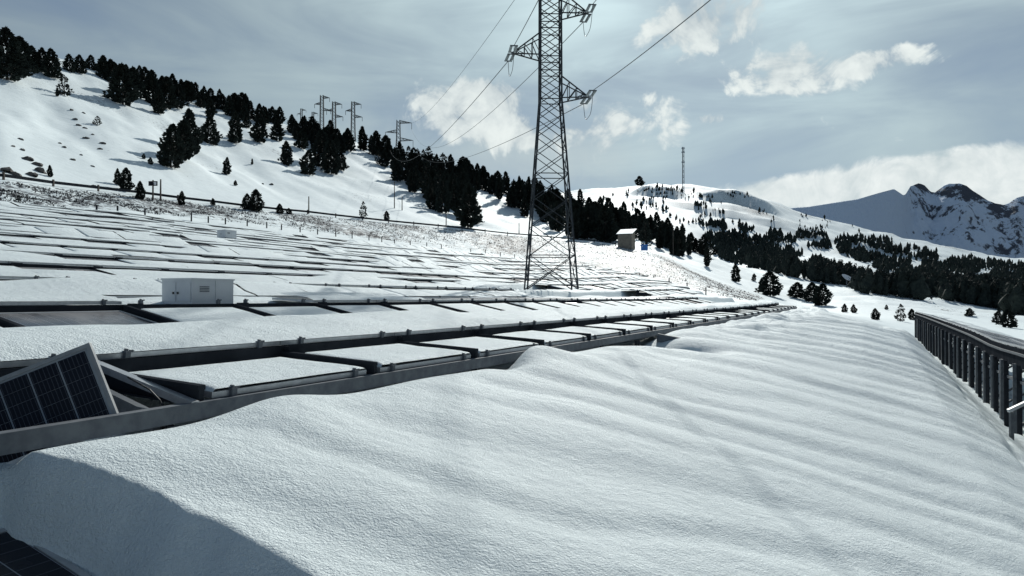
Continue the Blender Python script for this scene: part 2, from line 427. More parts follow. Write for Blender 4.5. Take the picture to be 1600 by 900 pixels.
# ------------------------------------------------------------------ near ground: snow with drifts
ROW0, PITCH, NROW = 5.1, 4.0, 12
def drift(s, t):
    return fbm(np.asarray(s) / 2.6 + 3.1, np.asarray(t) / 1.7, 4, .5)
def ground(s, t):
    s = np.asarray(s, float); t = np.asarray(t, float)
    cf = corr_field(s, t)
    # foreground slab of snow lying over a buried row of panels
    fz = fore(s, t)
    amp = .037 + .044 * sst(6, 26, s)
    wob = s + .35 * t + .9 * fbm(s / 5, t / 4, 3)
    ph = wob * 2 * np.pi / 1.02
    rip = (np.sin(ph) + .25 * np.sin(2 * ph + .8)) * .48 * (.45 + .8 * vn(s / 2.1, t / 3.0)) + np.sin(wob * 2 * np.pi / 2.3 + 1.2) * .42
    inside = sst(-2.9, -1.8, t) * (1 - sst(3.3, 3.8, t))
    fz = fz + inside * (amp * rip + .05 * fbm(s / 1.6, t / 2.4, 4) + .07 * fbm(s / 4.5 + 7, t / 3, 3))
    fz = fz - .07 * np.exp(-((t + 2.12 + .12 * np.sin(s * .9)) / .09) ** 2) * (.6 + .8 * vn(s * 2.2, s * 0 + 3))
    fz = fz + .035 * fbm(s * 2.2, t * 2.2, 3) * sst(-1.6, -2.3, t) * (t > -3.4)
    fz = fz + .16 * (fbm(s / .9, t / .7, 3) + .1) * sst(-2.55, -3.0, t) * (1 - sst(-6.5, -8, t))
    # lumps along the lowest beam, holes where the slab has broken open
    lump = lambda s0, t0, a, b, h: h * np.exp(-((s - s0) / a) ** 2 - ((t - t0) / b) ** 2)
    fz = fz + lump(8.9, 3.35, .9, .5, .10) + lump(4.05, 3.70, .55, .40, .10) + lump(8.5, 3.75, .75, .25, .15) + lump(6.0, 3.6, 1.2, .3, .05) + lump(2.5, 3.55, .7, .35, .05) + lump(11.2, 3.3, 1.2, .4, .06) + lump(16.5, 3.3, 1.4, .6, .14) + lump(20, 2.6, 2.0, .5, .10) + lump(26, 3.0, 2.5, .6, .12)
    fz = fz - lump(13.6, 3.75, .95, .45, .42) - lump(13.9, 2.9, .45, .6, .22) - lump(7.85, 3.80, .35, .22, .16) - lump(3.2, 4.08, .8, .16, .12)
    fz = fz - lump(31, 3.2, 2.5, .35, .18) - lump(39, 2.9, 2.2, .4, .2)
    crest = sst(1.2, 2.6, t) * (1 - sst(3.6, 3.95, t)) * sst(14, 22, s)
    fz = fz + crest * (.16 * (np.abs(fbm(s / 1.5, t / .9, 3)) - .22) + .10 * fbm(s / .8, t / .6, 3))
    # the slab ends in a shaded broken face
    edge = 2.50 - .21 * sst(3.0, 3.75, t) + .05 * fbm(t * 1.3, t * 0 + 2, 3) + .02 * fbm(t * 6, t * 0 + 8, 2)
    under = -1.28 + .25 * (t - 3.1) - .06
    wdt = .33 - .19 * sst(2.6, 3.6, t)
    e = np.clip((s - (edge - wdt)) / wdt, 0, 1)
    prof = np.where(e < 1, np.sqrt(np.clip(1 - (1 - e) ** 2.0, 0, 1)) * .30 + .70 * e, 1.0)
    blob_ = .05 * fbm(s * 2.4, t * 2.4, 3) * sst(.02, .4, e) * (1 - sst(.7, 1, e))
    fz_cut = under + (fz - under) * prof + blob_
    cut = (t < 3.9) & (t > .2)
    kcut = sst(.2, 1.2, t) * (1 - sst(3.84, 3.9, t))
    fz = np.where(cut, fz_cut * kcut + fz * (1 - kcut), fz)
    # between the rows
    k = np.clip(np.floor((t - (ROW0 - 1.6)) / PITCH), 0, NROW - 1)
    tm = ROW0 + PITCH * k; r = t - tm
    z0 = g(tm); z1 = g(tm + PITCH)
    dn = drift(s, tm) * .12
    dn1 = drift(s, tm + PITCH) * .12
    bury = np.where(k < .5, -.20 + .10 * sst(14, 22, s), -.10 + .06 * sst(.3, .7, vn(s / 6, tm)))
    L0 = z0 - .30 + dn * np.where(k < .5, .3, 1) + bury
    L1 = z1 - .30 + dn1 - .10 + .06 * sst(.3, .7, vn(s / 6, tm + PITCH))
    rr = [-1.6, -1.2, -.85, .55, 1.0, 1.5, 2.4]
    zz = [L0, L0 + .02 * (k > .5), L0 - .20, L0 - .12, z0 - .01 + dn * .4, z0 - .01 + dn * .4, L1]
    Z = zz[0]
    for a in range(6):
        f = sst(rr[a], rr[a + 1], r); Z = np.where(r >= rr[a], zz[a] * (1 - f) + zz[a + 1] * f, Z)
    Z = Z + .03 * fbm(s / 1.3, t / 1.0, 3)
    Z = np.where(t > ROW0 + PITCH * (NROW - 1) + 1.6, g(t) - .12 + .05 * fbm(s / 1.3, t, 3), Z)
    Z = Z + lump(3.0, 4.5, .75, .45, .24)
    kk = sst(3.75, 4.1, t)
    return fz * (1 - kk) + Z * kk + cf
sa = np.concatenate([np.arange(-10, 1.2, .4), np.arange(1.2, 7.5, .028), np.arange(7.5, 16, .06), np.arange(16, 40, .13), np.arange(40, 104, .4)])
ta = np.concatenate([np.arange(-14, -4, .5), np.arange(-4, 4.4, .04), np.arange(4.4, 14, .09), np.arange(14, 62, .2)])
S_, T_ = np.meshgrid(sa, ta, indexing='ij')
GX_, GYY_ = W2(S_, T_)
GZ_ = ground(S_, T_)
# tuck the rim of the near sheet under the wide one, and stay inside the field's edge
pxx = 800 + F * GX_ / np.maximum(GYY_, .5)
yb_ = np.interp(pxx, GPX, PFY[0])
out_ = sst(-6, 0, GYY_ - yb_)
GZ_ = GZ_ - .9 * out_ - .6 * sst(98, 103, S_)
tag(link('snow_ground', grid_mesh('snow_ground', GX_, GYY_, GZ_, M['snow'])), kind='structure')
# wide land: sunk where the near sheet covers it
ss, tt = ST(PX_, PY_)
cover = sst(-10, -8, ss) * (1 - sst(92, 97, ss)) * sst(-13.5, -11, tt) * (1 - sst(56, 60, tt)) * (1 - sst(-5, 0, PY_ - np.repeat(PFY[0][:, None], len(GY), 1)))
tag(link('hillside_terrain', grid_mesh('hillside_terrain', PX_, PY_, PZ_ - 1.2 * cover, M['snow_far'], {'grass': PG_})), kind='structure')

# far range
def far_mountain():
    px = np.arange(1000, 2300, 2.0)
    sx = [1000, 1150, 1245, 1262, 1300, 1340, 1375, 1398, 1404, 1413, 1416, 1424, 1436, 1446, 1455, 1462, 1475, 1484, 1500, 1512, 1522, 1532, 1545, 1556, 1569, 1577, 1590, 1600, 1640, 1700, 1800, 2300]
    sy = [345, 335, 324, 323, 317, 311, 301, 295, 299, 305, 303, 291, 286, 290, 299, 301, 291, 287, 286, 290, 298, 304, 313, 318, 321, 318, 309, 307, 296, 310, 290, 330]
    yr = np.interp(px, sx, sy)
    Yr = 4300 + 120 * np.sin(px / 37) + 200 * sst(1410, 1430, px)
    n = 150; v = np.linspace(0, 1, n)          # 0 = foot, 1 = crest, then the back slope
    zc = (HOR - yr) / F * Yr
    X = []; Y = []; Z = []; R = []
    for j in range(n):
        yy = Yr - 760 * (1 - v[j]); zz = (zc + 60) * v[j] ** 1.12 - 60
        x = (px - 800) / F * yy
        spur = 1 - np.abs(fbm(x / 230, yy / 620, 5, .55)) * 2
        rough = sst(1405, 1440, px) * np.sin(np.pi * np.clip(v[j] * .93 + .04, 0, 1))
        zz = zz + rough * 90 * (spur - .55) + 14 * fbm(x / 120, yy / 120, 4) * np.sin(np.pi * v[j])
        X.append(x); Y.append(yy + rough * 60 * fbm(x / 140 + 5, zz / 140, 3)); Z.append(zz)
        rk = sst(1400, 1445, px) * (.20 + .36 * sst(.45, .95, v[j]) + .5 * fbm(x / 160, zz / 90, 4))
        R.append(np.clip(rk, 0, 1))
    for j in range(1, 12):
        yy = Yr + j * 90; X.append((px - 800) / F * yy); Y.append(yy + 0 * px); Z.append(zc - j * 60); R.append(0 * px + .3)
    A = [np.array(q).T for q in (X, Y, Z, R)]
    tag(link('mountain_range', grid_mesh('mountain_range', A[0], A[1], A[2], M['mountain'], {'rock': A[3]})), kind='structure')
far_mountain()

# ------------------------------------------------------------------ solar rows
TILT = math.radians(14.5); TA = math.radians(9.5)
PW, PL = 1.0, 1.93
def panel_mesh(name, length, glass='pv'):
    fr = MB(); h = length / 2; w = .035; t = .04
    fr.box(-h, h, 0, w, -t, 0); fr.box(-h, h, PW - w, PW, -t, 0)
    fr.box(-h, -h + w, w, PW - w, -t, 0); fr.box(h - w, h, w, PW - w, -t, 0)
    nf = len(fr.f)
    fr.box(-h + w, h - w, w, PW - w, -.03, -.006)
    me = bpy.data.meshes.new(name); me.from_pydata(fr.v, [], fr.f); me.materials.append(M['alu']); me.materials.append(M[glass])
    for i, p in enumerate(me.polygons): p.material_index = 0 if i < nf else 1
    me.update(); return me
PAN_A = panel_mesh('panel_lower', 1.72); PAN_B = panel_mesh('panel_upper', 1.915); PAN_D = panel_mesh('panel_lower_far', 1.87); PAN_C = panel_mesh('panel_clean', 1.915, 'pv_clean')
mb = MB(); mb.box(-.022, .022, -.028, .022, -.045, .012); mb.box(-.008, .008, -.014, .014, .012, .030); mb.box(.012, .05, -.02, -.012, .004, .022); CLAMP = mb.mesh('clamp', M['steel'])
mb = MB()    # channel rafter under a seam: web and two flanges
mb.box(-.008, .008, -.02, 1.08, -.14, -.014); mb.box(-.05, .05, -.02, 1.08, .006, .016); mb.box(-.008, .008, -.02, 1.08, -.014, .006); mb.box(-.035, .035, -.02, 1.08, -.149, -.14)
RAFTER = mb.mesh('rafter', M['dark_steel'])
mb = MB(); mb.box(-.03, .03, -.02, 1.08, .030, .062); mb.box(-.022, .022, -.02, 1.08, -.06, .030); mb.box(-.05, .05, -.02, 1.08, -.075, -.06); RAFTER0 = mb.mesh('rafter', M['dark_steel'])
mb = MB(); mb.box(-.05, .05, -.004, .004, -1.3, 0); mb.box(-.05, -.042, .004, .05, -1.3, 0); mb.box(.042, .05, .004, .05, -1.3, 0); POST = mb.mesh('post', M['steel'])
mb = MB(); mb.box(-.10, .10, -.06, .05, -.22, -.02); mb.box(-.12, .12, -.075, -.06, -.24, 0.0); BRACKET = mb.mesh('bracket', M['dark_steel'])
RM = Matrix.Rotation(ROT, 4, 'Z') @ Matrix.Rotation(TILT, 4, 'X')
RZ = Matrix.Rotation(ROT, 4, 'Z')
RMA = RZ @ Matrix.Rotation(TA, 4, 'X')

def beam_along(segs, t0, t1, zoff0, zoff1, zf):
    """box section following a list of stations s"""
    m = MB()
    for a, b in zip(segs, segs[1:]):
        za, zb = zf(a), zf(b)
        m.hexa([P(a, t1, za + zoff0), P(a, t0, za + zoff0), P(b, t0, zb + zoff0), P(b, t1, zb + zoff0),
                P(a, t1, za + zoff1), P(a, t0, za + zoff1), P(b, t0, zb + zoff1), P(b, t1, zb + zoff1)])
    return m
def localise(o, root):
    """mesh was written in world coordinates: move its vertices to the root's frame"""
    o.data.transform(Matrix.Translation(-root.location)); return o

ORD = ['nearest', 'second', 'third', 'fourth', 'fifth', 'sixth', 'seventh', 'eighth', 'ninth', 'tenth', 'eleventh', 'twelfth']
def solar_row(k, segments, label):
    tm = ROW0 + PITCH * k
    LO = .22 if k == 0 else .33; TA = math.radians(3.5 if k == 0 else 12.0); RMA = RZ @ Matrix.Rotation(TA, 4, 'X'); TB = math.radians(8.0 if k == 0 else (3.0 if k < 4 else 5.0)); RMB = RZ @ Matrix.Rotation(TB, 4, 'X')
    zf = lambda s: float(zT(s, tm))
    smid = (segments[0][0] + segments[-1][1]) / 2
    root = empty('solar_panel_row', P(smid, tm, zf(smid) - .9)); O = root.location
    tag(root, label, 'solar panels', 'rows of solar panels on the snowy slope')
    rng = random.Random(100 + k)
    sv, sf = [], []        # snow lying on the panels
    def patch(s0, s1, tl, zl, n, m, th, tilt):
        """snow on one stretch: th(s, v) thickness above the glass"""
        S = np.linspace(s0, s1, n); V = np.linspace(0, PW, m)
        if tilt == TA: S = np.concatenate([[s0, s0 + .022], np.linspace(s0 + .07, s1 - .07, n - 4), [s1 - .022, s1]]); V = np.concatenate([[0, .03], np.linspace(.09, PW - .07, m - 4), [PW - .02, PW]])
        SS, VV = np.meshgrid(S, V, indexing='ij')
        TH = th(SS, VV); CT, STL = math.cos(tilt), math.sin(tilt)
        zz = np.array([zl(q) for q in S])[:, None] + VV * STL + TH * CT
        tt_ = tl + VV * CT - TH * STL
        x, y = W2(SS, tt_); i0 = len(sv)
        sv.extend(np.stack([x - O.x, y - O.y, zz - O.z], -1).reshape(-1, 3).tolist())
        for a in range(n - 1):
            for b in range(m - 1):
                q = i0 + a * m + b; sf.append((q, q + m, q + m + 1, q + 1))
    for (sa_, sb_) in segments:
        npan = int(round((sb_ - sa_) / PL))
        seams = [sa_ + PL * i for i in range(npan + 1)]
        # long beams
        localise(beam_along(seams, tm - .055, tm + .03, -.20 if k == 0 else -.135, -.045, zf).build('beam', M['dark_steel'], root), root)
        localise(beam_along(seams, tm - 1.18, tm - 1.10, -LO - (.155 if k == 0 else .19), -LO - .045, zf).build('beam', M['steel'], root), root)
        if k < 4: localise(beam_along(seams, tm + .20, tm + .24, -.30, -.24, zf).build('brace_tube', M['alu'], root), root)
        bare_run = 0
        for i in range(npan):
            sc = (seams[i] + seams[i + 1]) / 2; z = zf(sc)
            missing = (k == 0 and sc < 3.5)
            if not missing:
                link('panel', PAN_A if k < 2 else PAN_D, root, mtx=Matrix.Translation(P(sc, tm - 1.12, z - LO) - O) @ RMA)
            boxed = k == 1 and 6.7 < sc < 10.5
            if not boxed: link('panel', PAN_B, root, mtx=Matrix.Translation(P(sc, tm - .03, z) - O) @ RMB)
            link('rafter', RAFTER0 if k < 2 else RAFTER, root, mtx=Matrix.Translation(P(seams[i], tm - 1.12, zf(seams[i]) - LO) - O) @ RMA)
            if k < 7:
                link('bracket', BRACKET, root, mtx=Matrix.Translation(P(seams[i] + .12, tm - .07, zf(seams[i]) - .03) - O) @ RZ)
                link('post', POST, root, mtx=Matrix.Translation(P(seams[i] + .12, tm - .02, zf(seams[i]) - .22) - O) @ RZ)
            if k < 3:
                for dq in (.28, PL - .28):
                    link('clamp', CLAMP, root, mtx=Matrix.Translation(P(seams[i] + dq, tm - .03, z + .002) - O) @ RMB)
                    if k == 0 and not missing:
                        link('clamp', CLAMP, root, mtx=Matrix.Translation(P(seams[i] + dq, tm - 1.12, z - LO + .002) - O) @ RMA)
            # snow
            fine = k == 0 and sc < 16
            nn, mm = (26, 14) if fine else ((12, 8) if k < 3 else (7, 6))
            bareA = rng.random() < (.0 if k == 0 and sc < 26 else (.10 if k < 2 else .13))
            slid = rng.random() * .5 if (k > 0 or sc > 15) and rng.random() < .30 else -1
            fillT = 0.0 if k < 2 else 1.0
            if not missing and not bareA:
                joined = k >= 2 and rng.random() < .6
                off = rng.random() * 50; base_th = rng.uniform(.032, .05)
                s0, s1 = (sc - .855, sc + .855) if k < 2 else ((sc - .966, sc + .966) if joined else (sc - .932, sc + .932))
                def th(SS, VV, s0=s0, s1=s1, off=off, bt=base_th, slid=slid, fillT=fillT, joined=joined):
                    e = np.minimum.reduce([sst(-.005, .035, SS - s0), sst(-.005, .035, s1 - SS), .5 + .5 * sst(0, .08, VV), sst(-.005, .05, PW - VV)])
                    if joined: e = np.minimum(.5 + .5 * sst(0, .08, VV), sst(-.005, .05, PW - VV))
                    q = bt * (1 + .30 * fbm(SS * 1.2 + off, VV * 1.5, 3)) * e
                    if fillT:
                        run = sst(.50, .72, vn(SS / 5.5 + 3 * k, SS * 0 + 7.7 * k)) * (.75 + .5 * (k > 4))
                        q = q + .155 * run * sst(.2, .95, VV + .2 * fbm(SS * .8, VV + k, 2)) * sst(-.02, .03, PW - VV + .012)
                    if slid > 0 and not (fillT and run.max() > .2): q = q * sst(slid - .1, slid + .12, (PW - VV) + .12 * fbm(SS * 1.5 + off, VV * 0 + off, 2)) - .014 * (1 - sst(slid - .1, slid + .12, PW - VV))
                    return np.maximum(q, -.012)
                patch(s0, s1, tm - 1.12, lambda q, z=z: z - LO, nn, mm, th, TA)
            # upper tier: thick unbroken blanket, in places gone
            if bare_run > 0: bare_run -= 1
            elif rng.random() < (.0 if k == 0 and sc < 24 else .055): bare_run = rng.choice([1, 2, 3])
            bare_here = bare_run > 0 or (k == 1 and 20 < sc < 40 and rng.random() < .75)
            if not bare_here and not boxed:
                def thb(SS, VV):
                    q = .055 + .05 * fbm(SS / 1.9 + tm, VV * 1.2 + tm, 3) + .035 * fbm(SS / 5 + tm * 3, VV * .6, 2) + .06 * sst(.55, 1, VV) * (vn(SS / 2.3, SS * 0 + tm) - .4)
                    return np.maximum(q * sst(-.02, .16, VV) + .004, -.012)
                patch(seams[i], seams[i + 1], tm - .03, zf, nn, mm, thb, TB)
    me = bpy.data.meshes.new('snow_cover'); me.from_pydata(sv, [], sf); me.materials.append(M['snow'])
    me.polygons.foreach_set('use_smooth', [True] * len(me.polygons)); me.update()
    tag(link('snow_cover', me, root), kind='stuff')
    return root
LAB = ['nearest row of snow-covered solar panels, directly behind the big foreground drift',
       'second row of solar panels, passing in front of the larger white cabinet',
       'third row of solar panels, just behind the larger white cabinet']
far_end = {3: 76, 4: 86, 5: 90, 6: 93, 7: 94, 8: 94, 9: 93, 10: 90, 11: 84}
ROWS = []
for k in range(NROW):
    tm = ROW0 + PITCH * k
    if k == 0: segs = [(3.55 - 3 * PL, 3.55 + 25 * PL)]
    elif k == 1: s0 = 1.0; segs = [(s0, s0 + 23 * PL)]
    elif k == 2: s0 = 2.6; segs = [(s0, s0 + 13 * PL), (46, 46 + 8 * PL)]
    elif k == 3: s0 = 4.2; segs = [(s0, s0 + 14 * PL), (41, 41 + 18 * PL)]
    else:
        s0 = .26 * tm + random.random(); n = int((far_end[k] - s0) / PL); segs = [(s0, s0 + n * PL)]
    lab = LAB[k] if k < 3 else '%s row of solar panels counted uphill from the foreground drift' % ORD[k]
    ROWS.append(solar_row(k, segs, lab))

# the panel that has slipped off its frame, lower left
def fallen_panel():
    TR = P(2.908, 4.175, -.268)
    up = (P(2.908, 4.175, -.268) - P(2.956, 3.98, -.70)).normalized()
    ex = (P(2.61, 4.54, -.465) - TR); ex = (ex - up * ex.dot(up)).normalized()      # towards the left end
    x = -ex; nrm = x.cross(up).normalized()
    L, Wd = 1.93, .53
    origin = TR + ex * (L / 2) - up * Wd                       # middle of the bottom edge
    root = empty('fallen_solar_panel', origin)
    root.matrix_world = Matrix(((x.x, up.x, nrm.x, origin.x), (x.y, up.y, nrm.y, origin.y), (x.z, up.z, nrm.z, origin.z), (0, 0, 0, 1)))
    tag(root, 'tilted bare solar panel with silver frame, slipped off the nearest row at left', 'solar panel')
    h = L / 2
    for nm, a in (('frame_rail', (-h, h, 0, .024)), ('frame_rail', (-h, h, Wd - .024, Wd)), ('frame_rail', (-h, -h + .024, .024, Wd - .024)), ('frame_rail', (h - .024, h, .024, Wd - .024))):
        m = MB(); m.box(a[0], a[1], a[2], a[3], -.04, 0); m.build(nm, M['frame'], root)
    m = MB(); m.box(-h + .024, h - .024, .024, Wd - .024, -.02, -.008); m.build('back_sheet', M['cellline'], root)
    cw, chh = .1655, .0752; c = MB()
    c.box(-cw / 2 + .005, cw / 2 - .005, -chh / 2 + .0012, chh / 2 - .0012, -.0078, -.0052)
    CELL = c.mesh('cell', M['cell'])
    rb = MB()
    for q in range(7):
        xx = -cw / 2 + cw * (q + .5) / 7; rb.box(xx - .0012, xx + .0012, -chh / 2, chh / 2, -.0056, -.0046)
    RIB = rb.mesh('busbar', M['cellgrey'])
    nx, ny = 11, 6
    for i in range(nx):
        for j in range(ny):
            loc = (h - .036 - cw * (i + .5), Wd - .036 - chh * (j + .5), 0)
            o = link('cell', CELL, root, loc=loc); link('busbar', RIB, o)
    m = MB(); m.box(-.06, .06, -.02, .03, -.045, .012); o = m.build('clamp', M['alu'], root); o.location = (.40, .02, .004)
fallen_panel()

# loose bits in the opened bay of the nearest row
def opened_bay():
    m = MB(); m.tube([P(3.30, 4.35, -.52), P(3.36, 4.22, -.60), P(3.34, 4.10, -.66), P(3.42, 4.02, -.90), P(3.40, 3.98, -1.1)], .006, 5)
    o = m.build('cable', M['black'])
    tag(o, 'thin black cable hanging in the opened bay beside the slipped panel', 'cable')
    r = empty('frame_bracket', P(3.30, 3.98, -1.0)); tag(r, 'grey steel bracket post under the open bay right of the slipped panel', 'bracket')
    m = MB(); m.bar((0, 0, -.3), (0, 0, .30), .05, .04); m.build('post', M['dark_steel'], r)
    m = MB(); m.box(-.10, .10, -.03, .03, .10, .16); m.box(-.02, .02, -.08, .10, .16, .19); m.build('plate', M['steel'], r)
    r.rotation_euler = (0, 0, ROT)
    O = ROWS[0].location
    m = MB(); m.bar(P(3.52, 5.02, -.47) - O, P(3.47, 3.93, -.70) - O, .06, .05); m.build('rail', M['alu'], ROWS[0])
    m = MB(); m.bar(P(3.34, 4.95, -.60) - O, P(3.24, 4.0, -.80) - O, .05, .14); m.build('rafter', M['steel'], ROWS[0])
    # rafter of the broken frame sticking out of the drift
    b = MB(); a0, a1 = P(14.7, 3.75, -.80), P(14.9, 2.55, -1.02)
    b.bar(a0, a1, .09, .16); 
    o = b.build('broken_beam', M['steel']); tag(o, 'grey steel beam jutting from a hole in the drift, mid picture', 'beam')
    r = empty('support_post', P(13.6, 3.85, -1.6)); tag(r, 'paired steel posts standing in the hole under the nearest row', 'post')
    for dx in (-.06, .06):
        m = MB(); m.box(dx - .025, dx + .025, -.03, .03, 0, .80); m.build('post_profile', M['dark_steel'], r)
    r.rotation_euler = (0, 0, ROT)
opened_bay()

# row buried below the foreground slab: its bare end shows in the lower left corner
def buried_row():
    root = empty('buried_solar_panel_row', P(.5, 2.6, -1.9))
    tag(root, 'dark bare end of a panel row under the snow slab, lower left corner', 'solar panels')
    O = root.location
    for i in range(3):
        for j in range(2):
            sc = 2.24 - .965 - i * PL
            link('panel', PAN_C, root, mtx=Matrix.Translation(P(sc, 3.76 - .97 * (j + 1) - .02 * j, -1.28 + .25 * (3.76 - .99 * (j + 1) - 3.1)) - O) @ RM)
    m = MB()
    for t_ in (2.0, 3.2): m.bar(P(-3.6, t_, -1.28 + .25 * (t_ - 3.1) - .12) - O, P(2.2, t_, -1.28 + .25 * (t_ - 3.1) - .12) - O, .06, .1)
    m.build('beam', M['steel'], root)
    for s_ in (-2, 1.5):
        m = MB(); m.bar(P(s_, 2.6, -3.0) - O, P(s_, 2.6, -1.60) - O, .1); m.build('post', M['steel'], root)
buried_row()

# row below the foreground drift on the right, seen from its high back
def right_row():
    tm = -3.0
    zf = lambda s: -1.0 + .14 * float(sst(15, 50, s)) - .07 * math.exp(-((s - 22) / 3.0) ** 2)
    s0, n = 13.0, 21
    root = empty('solar_panel_row', P(s0 + n * PL / 2, tm, -3.0)); O = root.location
    tag(root, 'row of solar panels on tall bare posts below the drift at right', 'solar panels', 'rows of solar panels on the snowy slope')
    seams = [s0 + PL * i for i in range(n + 1)]
    RD = RZ @ Matrix.Rotation(TILT, 4, 'X')
    for i in range(n):
        sc = seams[i] + PL / 2; z = zf(sc); pit = math.atan2(zf(seams[i + 1]) - zf(seams[i]), PL)
        RR = RZ @ Matrix.Rotation(-pit, 4, 'Y') @ Matrix.Rotation(TILT, 4, 'X')
        for j in range(2):
            link('panel', PAN_B, root, mtx=Matrix.Translation(P(sc, tm - .98 * (j + 1), z - .256 * (j + 1)) - O) @ RR)
    localise(beam_along(seams, tm - .02, tm + .05, -.46, -.06, zf).build('back_beam', M['dark_steel'], root), root)
    localise(beam_along(seams, tm - 1.9, tm - 1.84, -.72, -.58, zf).build('front_beam', M['steel'], root), root)
    localise(beam_along(seams, tm + .052, tm + .085, -.20, -.15, zf).build('rail', M['steel'], root), root)
    localise(beam_along(seams, tm + .015, tm + .06, -.78, -.72, zf).build('rail', M['steel'], root), root)
    q = s0 + .3; i = 0
    rng = random.Random(3)
    while q < seams[-1]:
        z = zf(q); m = MB()
        w = .11 if i % 2 == 0 else .07
        m.box(-w / 2, w / 2, -.05, -.042, -2.2, -.4); m.box(-w / 2, -w / 2 + .008, -.042, .04, -2.2, -.4); m.box(w / 2 - .008, w / 2, -.042, .04, -2.2, -.4)
        m.box(-w / 2 - .02, w / 2 + .02, -.03, .05, -.52, -.4)
        o = m.build('post', M['steel'] if i % 2 == 0 else M['dark_steel'], root)
        o.matrix_local = Matrix.Translation(P(q, tm + .06, z) - O) @ RZ @ Matrix.Rotation(math.pi + rng.uniform(-.3, .3), 4, 'Z') @ Matrix.Rotation(rng.uniform(-.025, .025), 4, 'Y')
        if i % 2 == 0:
            m = MB(); m.bar(P(q, tm - .05, z - 1.7) - O, P(q, tm - 1.7, z - .62) - O, .05); m.build('strut', M['steel'], root)
        q += (.95 if i % 2 == 0 else .45) * rng.uniform(.85, 1.2)
        i += 1
    # snow left on the panels
    m = MB(); rng2 = random.Random(8)
    V, Fc = [], []
    for i in range(n):
        if rng2.random() < .35: continue
        a = seams[i] + rng2.uniform(.0, .4); b = seams[i + 1] - rng2.uniform(.0, .3); v0 = rng2.uniform(.35, .9); nn, mm = 8, 7
        i0 = len(V)
        for p in range(nn):
            s_ = a + (b - a) * p / (nn - 1)
            for r in range(mm):
                v = v0 + (1.92 - v0) * r / (mm - 1)
                e = min(1, 4 * min(p, nn - 1 - p) / (nn - 1)) * min(1, 4 * min(r, mm - 1 - r) / (mm - 1))
                th = .07 * e + .03 * e * float(fbm(s_ * 1.3, v * 2, 2)) - .004
                V.append(tuple(P(s_, tm - v * .98, zf(s_) - .256 * v + th) - O))
        for p in range(nn - 1):
            for r in range(mm - 1):
                c = i0 + p * mm + r; Fc.append((c, c + 1, c + mm + 1, c + mm))
    me = bpy.data.meshes.new('snow_cover'); me.from_pydata(V, [], Fc); me.materials.append(M['snow'])
    me.polygons.foreach_set('use_smooth', [True] * len(me.polygons)); me.update(); tag(link('snow_cover', me, root), kind='stuff')
    # lower gable end poking in at the picture's edge
    r = empty('frame_end', (9.45, 14.0, -2.9)); tag(r, 'pale sloping end beam on short posts at the right picture edge', 'frame')
    r.rotation_euler = (0, 0, 0)
    m = MB(); m.bar((-.08, 0, .76), (.75, .1, 1.10), .06, .06); m.build('beam', M['cabinet'], r)
    for xx in (0.0, .30, .75):
        m = MB(); m.bar((xx, .03, -.6), (xx, .03, .74 + xx * .4), .06, .06); m.build('post', M['steel'], r)
right_row()

# ------------------------------------------------------------------ cabinets
def cabinet(loc, rz, w, d, h, label):
    r = empty('equipment_cabinet', loc, rz); tag(r, label, 'cabinet', 'white cabinets among the panel rows')
    m = MB(); m.box(-w / 2, w / 2, -d / 2, d / 2, .12, h); m.build('body', M['cabinet'], r)
    m = MB(); m.box(-w / 2 - .015, w / 2 + .015, -d / 2 - .015, d / 2 + .015, h, h + .025); m.build('lid', M['cabinet'], r)
    for x0, x1 in ((-w / 2 + .02, -.01), (.01, w / 2 - .02)):
        m = MB(); m.box(x0, x1, -d / 2 - .014, -d / 2 - .001, .16, h - .04); dr = m.build('door', M['cabinet'], r)
        m = MB(); m.box(x1 - .05 if x0 < 0 else x0 + .03, x1 - .03 if x0 < 0 else x0 + .05, -d / 2 - .035, -d / 2 - .014, h * .55, h * .55 + .035); m.build('handle', M['black'], dr)
    for q in range(4):
        m = MB(); m.box(w / 2 + .001, w / 2 + .008, -d * .32, -d * .10, h * .62 + q * .025, h * .62 + q * .025 + .012); m.build('vent', M['steel'], r)
    m = MB(); m.box(w / 2 + .001, w / 2 + .012, d * .05, d * .05 + .012, .14, h - .01); m.build('seam_strip', M['cabinet'], r)
    for sx in (-1, 1):
        for sy in (-1, 1):
            m = MB(); m.box(sx * (w / 2 - .06) - .03, sx * (w / 2 - .06) + .03, sy * (d / 2 - .06) - .03, sy * (d / 2 - .06) + .03, -.6, .12); m.build('leg', M['steel'], r)
cabinet(Vector(((310 - 800) / F * 12.0, 12.0, -.22)), ROT - math.pi / 2, .66, .84, .50, 'larger white equipment cabinet standing on the second panel row')
p_ = at_depth(354, 49); cabinet(Vector((p_.x, p_.y, p_.z + .22)), ROT - math.pi / 2, .75, .95, .62, 'small distant white equipment cabinet near the top of the panel field')

